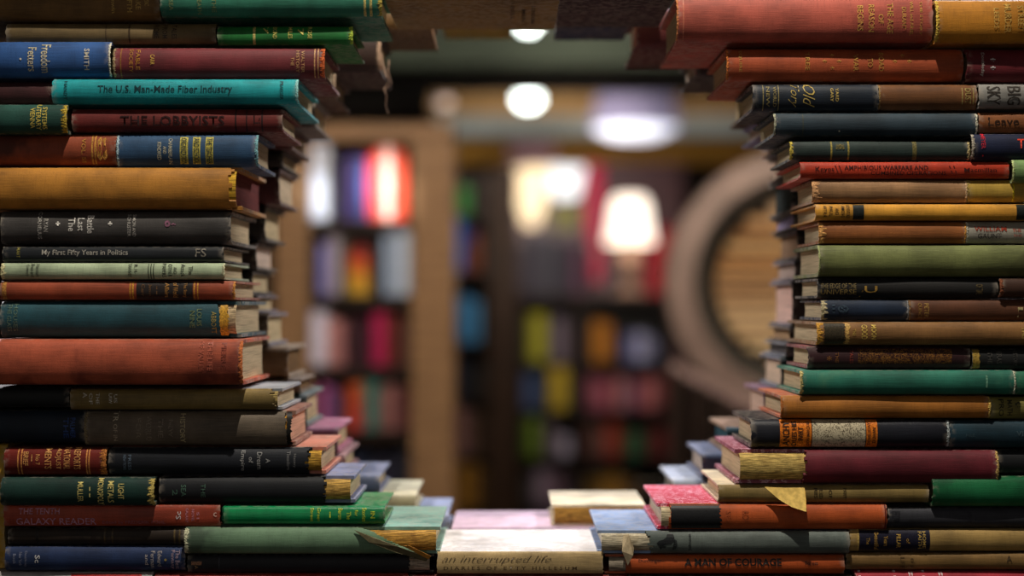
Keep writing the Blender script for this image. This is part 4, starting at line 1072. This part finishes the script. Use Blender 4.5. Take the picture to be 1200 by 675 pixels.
for i in range(nrow):
    z0 = -Ri * .93 + hh * i
    zz = max(abs(z0), abs(z0 + hh))
    hc = math.sqrt(max(.0004, Ri * Ri - zz * zz)) - .006
    L1 = min(.26, hc * 1.9)
    x = -hc
    for kk in range(2):
        if x + L1 > hc + .001 and kk: break
        lb = '%s tan paged book inside the round frame, %s' % (ords[i], 'near the left rim' if kk == 0 else 'second from the left rim')
        _labels.add(lb); _seed[0] += 1
        root = empty('book', drum.matrix_basis @ Vector((x + L1 / 2, .0, c.z + z0)), (0, 0, tilt + math.pi))
        tag(root, lb, 'book', g5)
        h = empty('tmp', (0, 0, 0))
        make_book(h, L1 - .002, hh - .001, .15, .006, '4a3a2c', _seed[0], None, tones[(i * 2 + kk * 5) % 13], lo=True, cover_mat=plain(['5a4030', '3a3028', '6a4c38'][(i + kk) % 3], .6, 'book_jacket', .3, 0, .12, 30))
        for ch in list(h.children):
            ch.data.transform(Matrix.Translation((0, -.19 + (i * 7 % 5) * .004, 0)))
            ch.parent = root
        bpy.data.objects.remove(h)
        x += L1 + .002
# sloping pale rail in front of it
DT = DF - .5
a = F_(786, 428, DT); b_ = F_(884, 482, DT)
st = empty('sloping_handrail', ((a.x + b_.x) / 2, a.y, 0)); tag(st, 'dark railing with a pale sloping top rail in front of the round frame', 'railing')
cx_ = st.location.x
def bar(name, p, q, w_, mat, par):
    p = Vector(p); q = Vector(q); dv = q - p; L = dv.length
    o = MB().box(-w_ / 2, w_ / 2, -w_ / 2, w_ / 2, 0, L).build(name, mat, par, bevel=.003)
    o.location = p; o.rotation_euler = dv.to_track_quat('Z', 'Y').to_euler()
bar('rail', (a.x - cx_, 0, a.z), (b_.x - cx_ + .3, 0, b_.z - .15), .028, plain('8a7068', .6, 'pale_wood', .3, 0, .2, 10), st)
zz0, zz1 = a.z, b_.z - .15
xx0, xx1 = a.x - cx_, b_.x - cx_ + .3
for i in range(9):
    f = (i + .3) / 9
    xx = xx0 + (xx1 - xx0) * f
    bar('baluster', (xx, 0, 0), (xx, 0, zz0 + (zz1 - zz0) * f - .01), .03, DARKW, st)
MB().box(xx0, xx1, .02, .035, .05, zz1 - .03).build('panel', DARKW, st)

# ================================================================== LIGHT
def light(name, kind, loc, target, energy, size, col, spot=None, blend=.3):
    li = bpy.data.lights.new(name, kind)
    li.energy = energy; li.color = col
    if kind == 'AREA': li.shape = 'DISK'; li.size = size
    else: li.shadow_soft_size = size
    if kind == 'SPOT': li.spot_size = math.radians(spot); li.spot_blend = blend
    o = bpy.data.objects.new(name, li)
    o.location = loc
    o.rotation_euler = (Vector(target) - Vector(loc)).to_track_quat('-Z', 'Y').to_euler()
    C.objects.link(o); return o
light('track_spot', 'SPOT', (.04, -.5, EYE + 1.47), (0, .02, EYE - .05), 96, .012, (1, .91, .79), 46, .35)
light('page_end_fill', 'AREA', (.9, 1.0, EYE + .95), (-.25, .1, EYE - .1), 20, .2, (.96, .92, .95))  # unseen pair of lights, added to brighten the page ends
light('page_end_fill', 'AREA', (-.9, 1.0, EYE + .95), (.25, .1, EYE - .1), 20, .2, (.96, .92, .95))
light('centre_light', 'AREA', (.05, .9, EYE + 1.4), (0, .12, EYE - .28), 17, .25, (.82, .88, 1))
light('room_fill', 'AREA', (-.2, -1.75, EYE + .2), (0, 0, EYE + .05), 2.0, 1.4, (1, .92, .84))
light('shelf_spot', 'SPOT', (-.7, 2.0, EYE + 1.2), F_(453, 222, D1), 340, .03, (1, .94, .9), 8, .9)
light('shelf_spot', 'SPOT', (-.9, 2.0, EYE + 1.2), F_(372, 230, D1), 150, .03, (.88, .94, 1), 6, .9)
light('shelf_wash', 'AREA', (-.5, 1.5, EYE + 1.2), F_(440, 310, D1), 19, .4, (1, .86, .72))
light('case_wash', 'AREA', (-.1, 3.6, EYE + 1.2), F_(548, 280, D2), 5, .3, (1, .95, .9))  # unseen light, added because the narrow bookcase was too dim
light('beam_fill', 'AREA', (.7, 9.3, EYE + .75), F_(720, 178, 12.0), 5, .3, (1, .9, .75))  # no fixture here; added to bring up the ochre beam
light('back_wash', 'AREA', (.35, 5.0, EYE + 1.5), F_(690, 430, D3), 24, .5, (1, .88, .76))
light('poster_fill', 'SPOT', (.1, 8.3, EYE + 1.1), F_(645, 226, 10.4), 18, .05, (1, .95, .88), 52, .8)  # unseen spot, added to brighten the posters
light('frame_wash', 'AREA', (.8, 1.9, EYE + .8), F_(905, 330, DF), 15, .3, (1, .88, .74))  # added light hidden by the right stack, lifts the framed books
light('ceiling_wash', 'AREA', (0.2, 7.4, EYE + .5), (0.3, 10.2, EYE + 1.25), 32, .6, (1, .95, .88))
light('ceiling_wash', 'AREA', (1.9, 4.2, EYE + .9), (.6, 6.6, EYE + 1.6), 3.5, .5, (.9, 1, .95))

wld = bpy.data.worlds.new('shop_ambience'); sc.world = wld
wld.use_nodes = True
bg = wld.node_tree.nodes['Background']
bg.inputs[0].default_value = (.55, .5, .48, 1); bg.inputs[1].default_value = .055

flush_letters()

# ================================================================== CAMERA
cam = bpy.data.cameras.new('camera'); co = bpy.data.objects.new('camera', cam)
C.objects.link(co)
co.location = (0, -CD, EYE); co.rotation_euler = (math.pi / 2, 0, 0)
cam.sensor_width = 36; cam.lens = 36 * CD / (1200 * PX)
cam.shift_y = (HZ - 337.5) / 1200
cam.clip_start = .05
cam.dof.use_dof = True; cam.dof.focus_distance = CD; cam.dof.aperture_fstop = 1.6
cam.dof.aperture_blades = 8
sc.camera = co
vs = sc.view_settings
vs.view_transform = 'Standard'; vs.look = 'None'; vs.gamma = 1; vs.exposure = 0; vs.use_curve_mapping = False
sc.cycles.use_denoising = True
sc.cycles.max_bounces = 6
sc.cycles.sample_clamp_indirect = 4
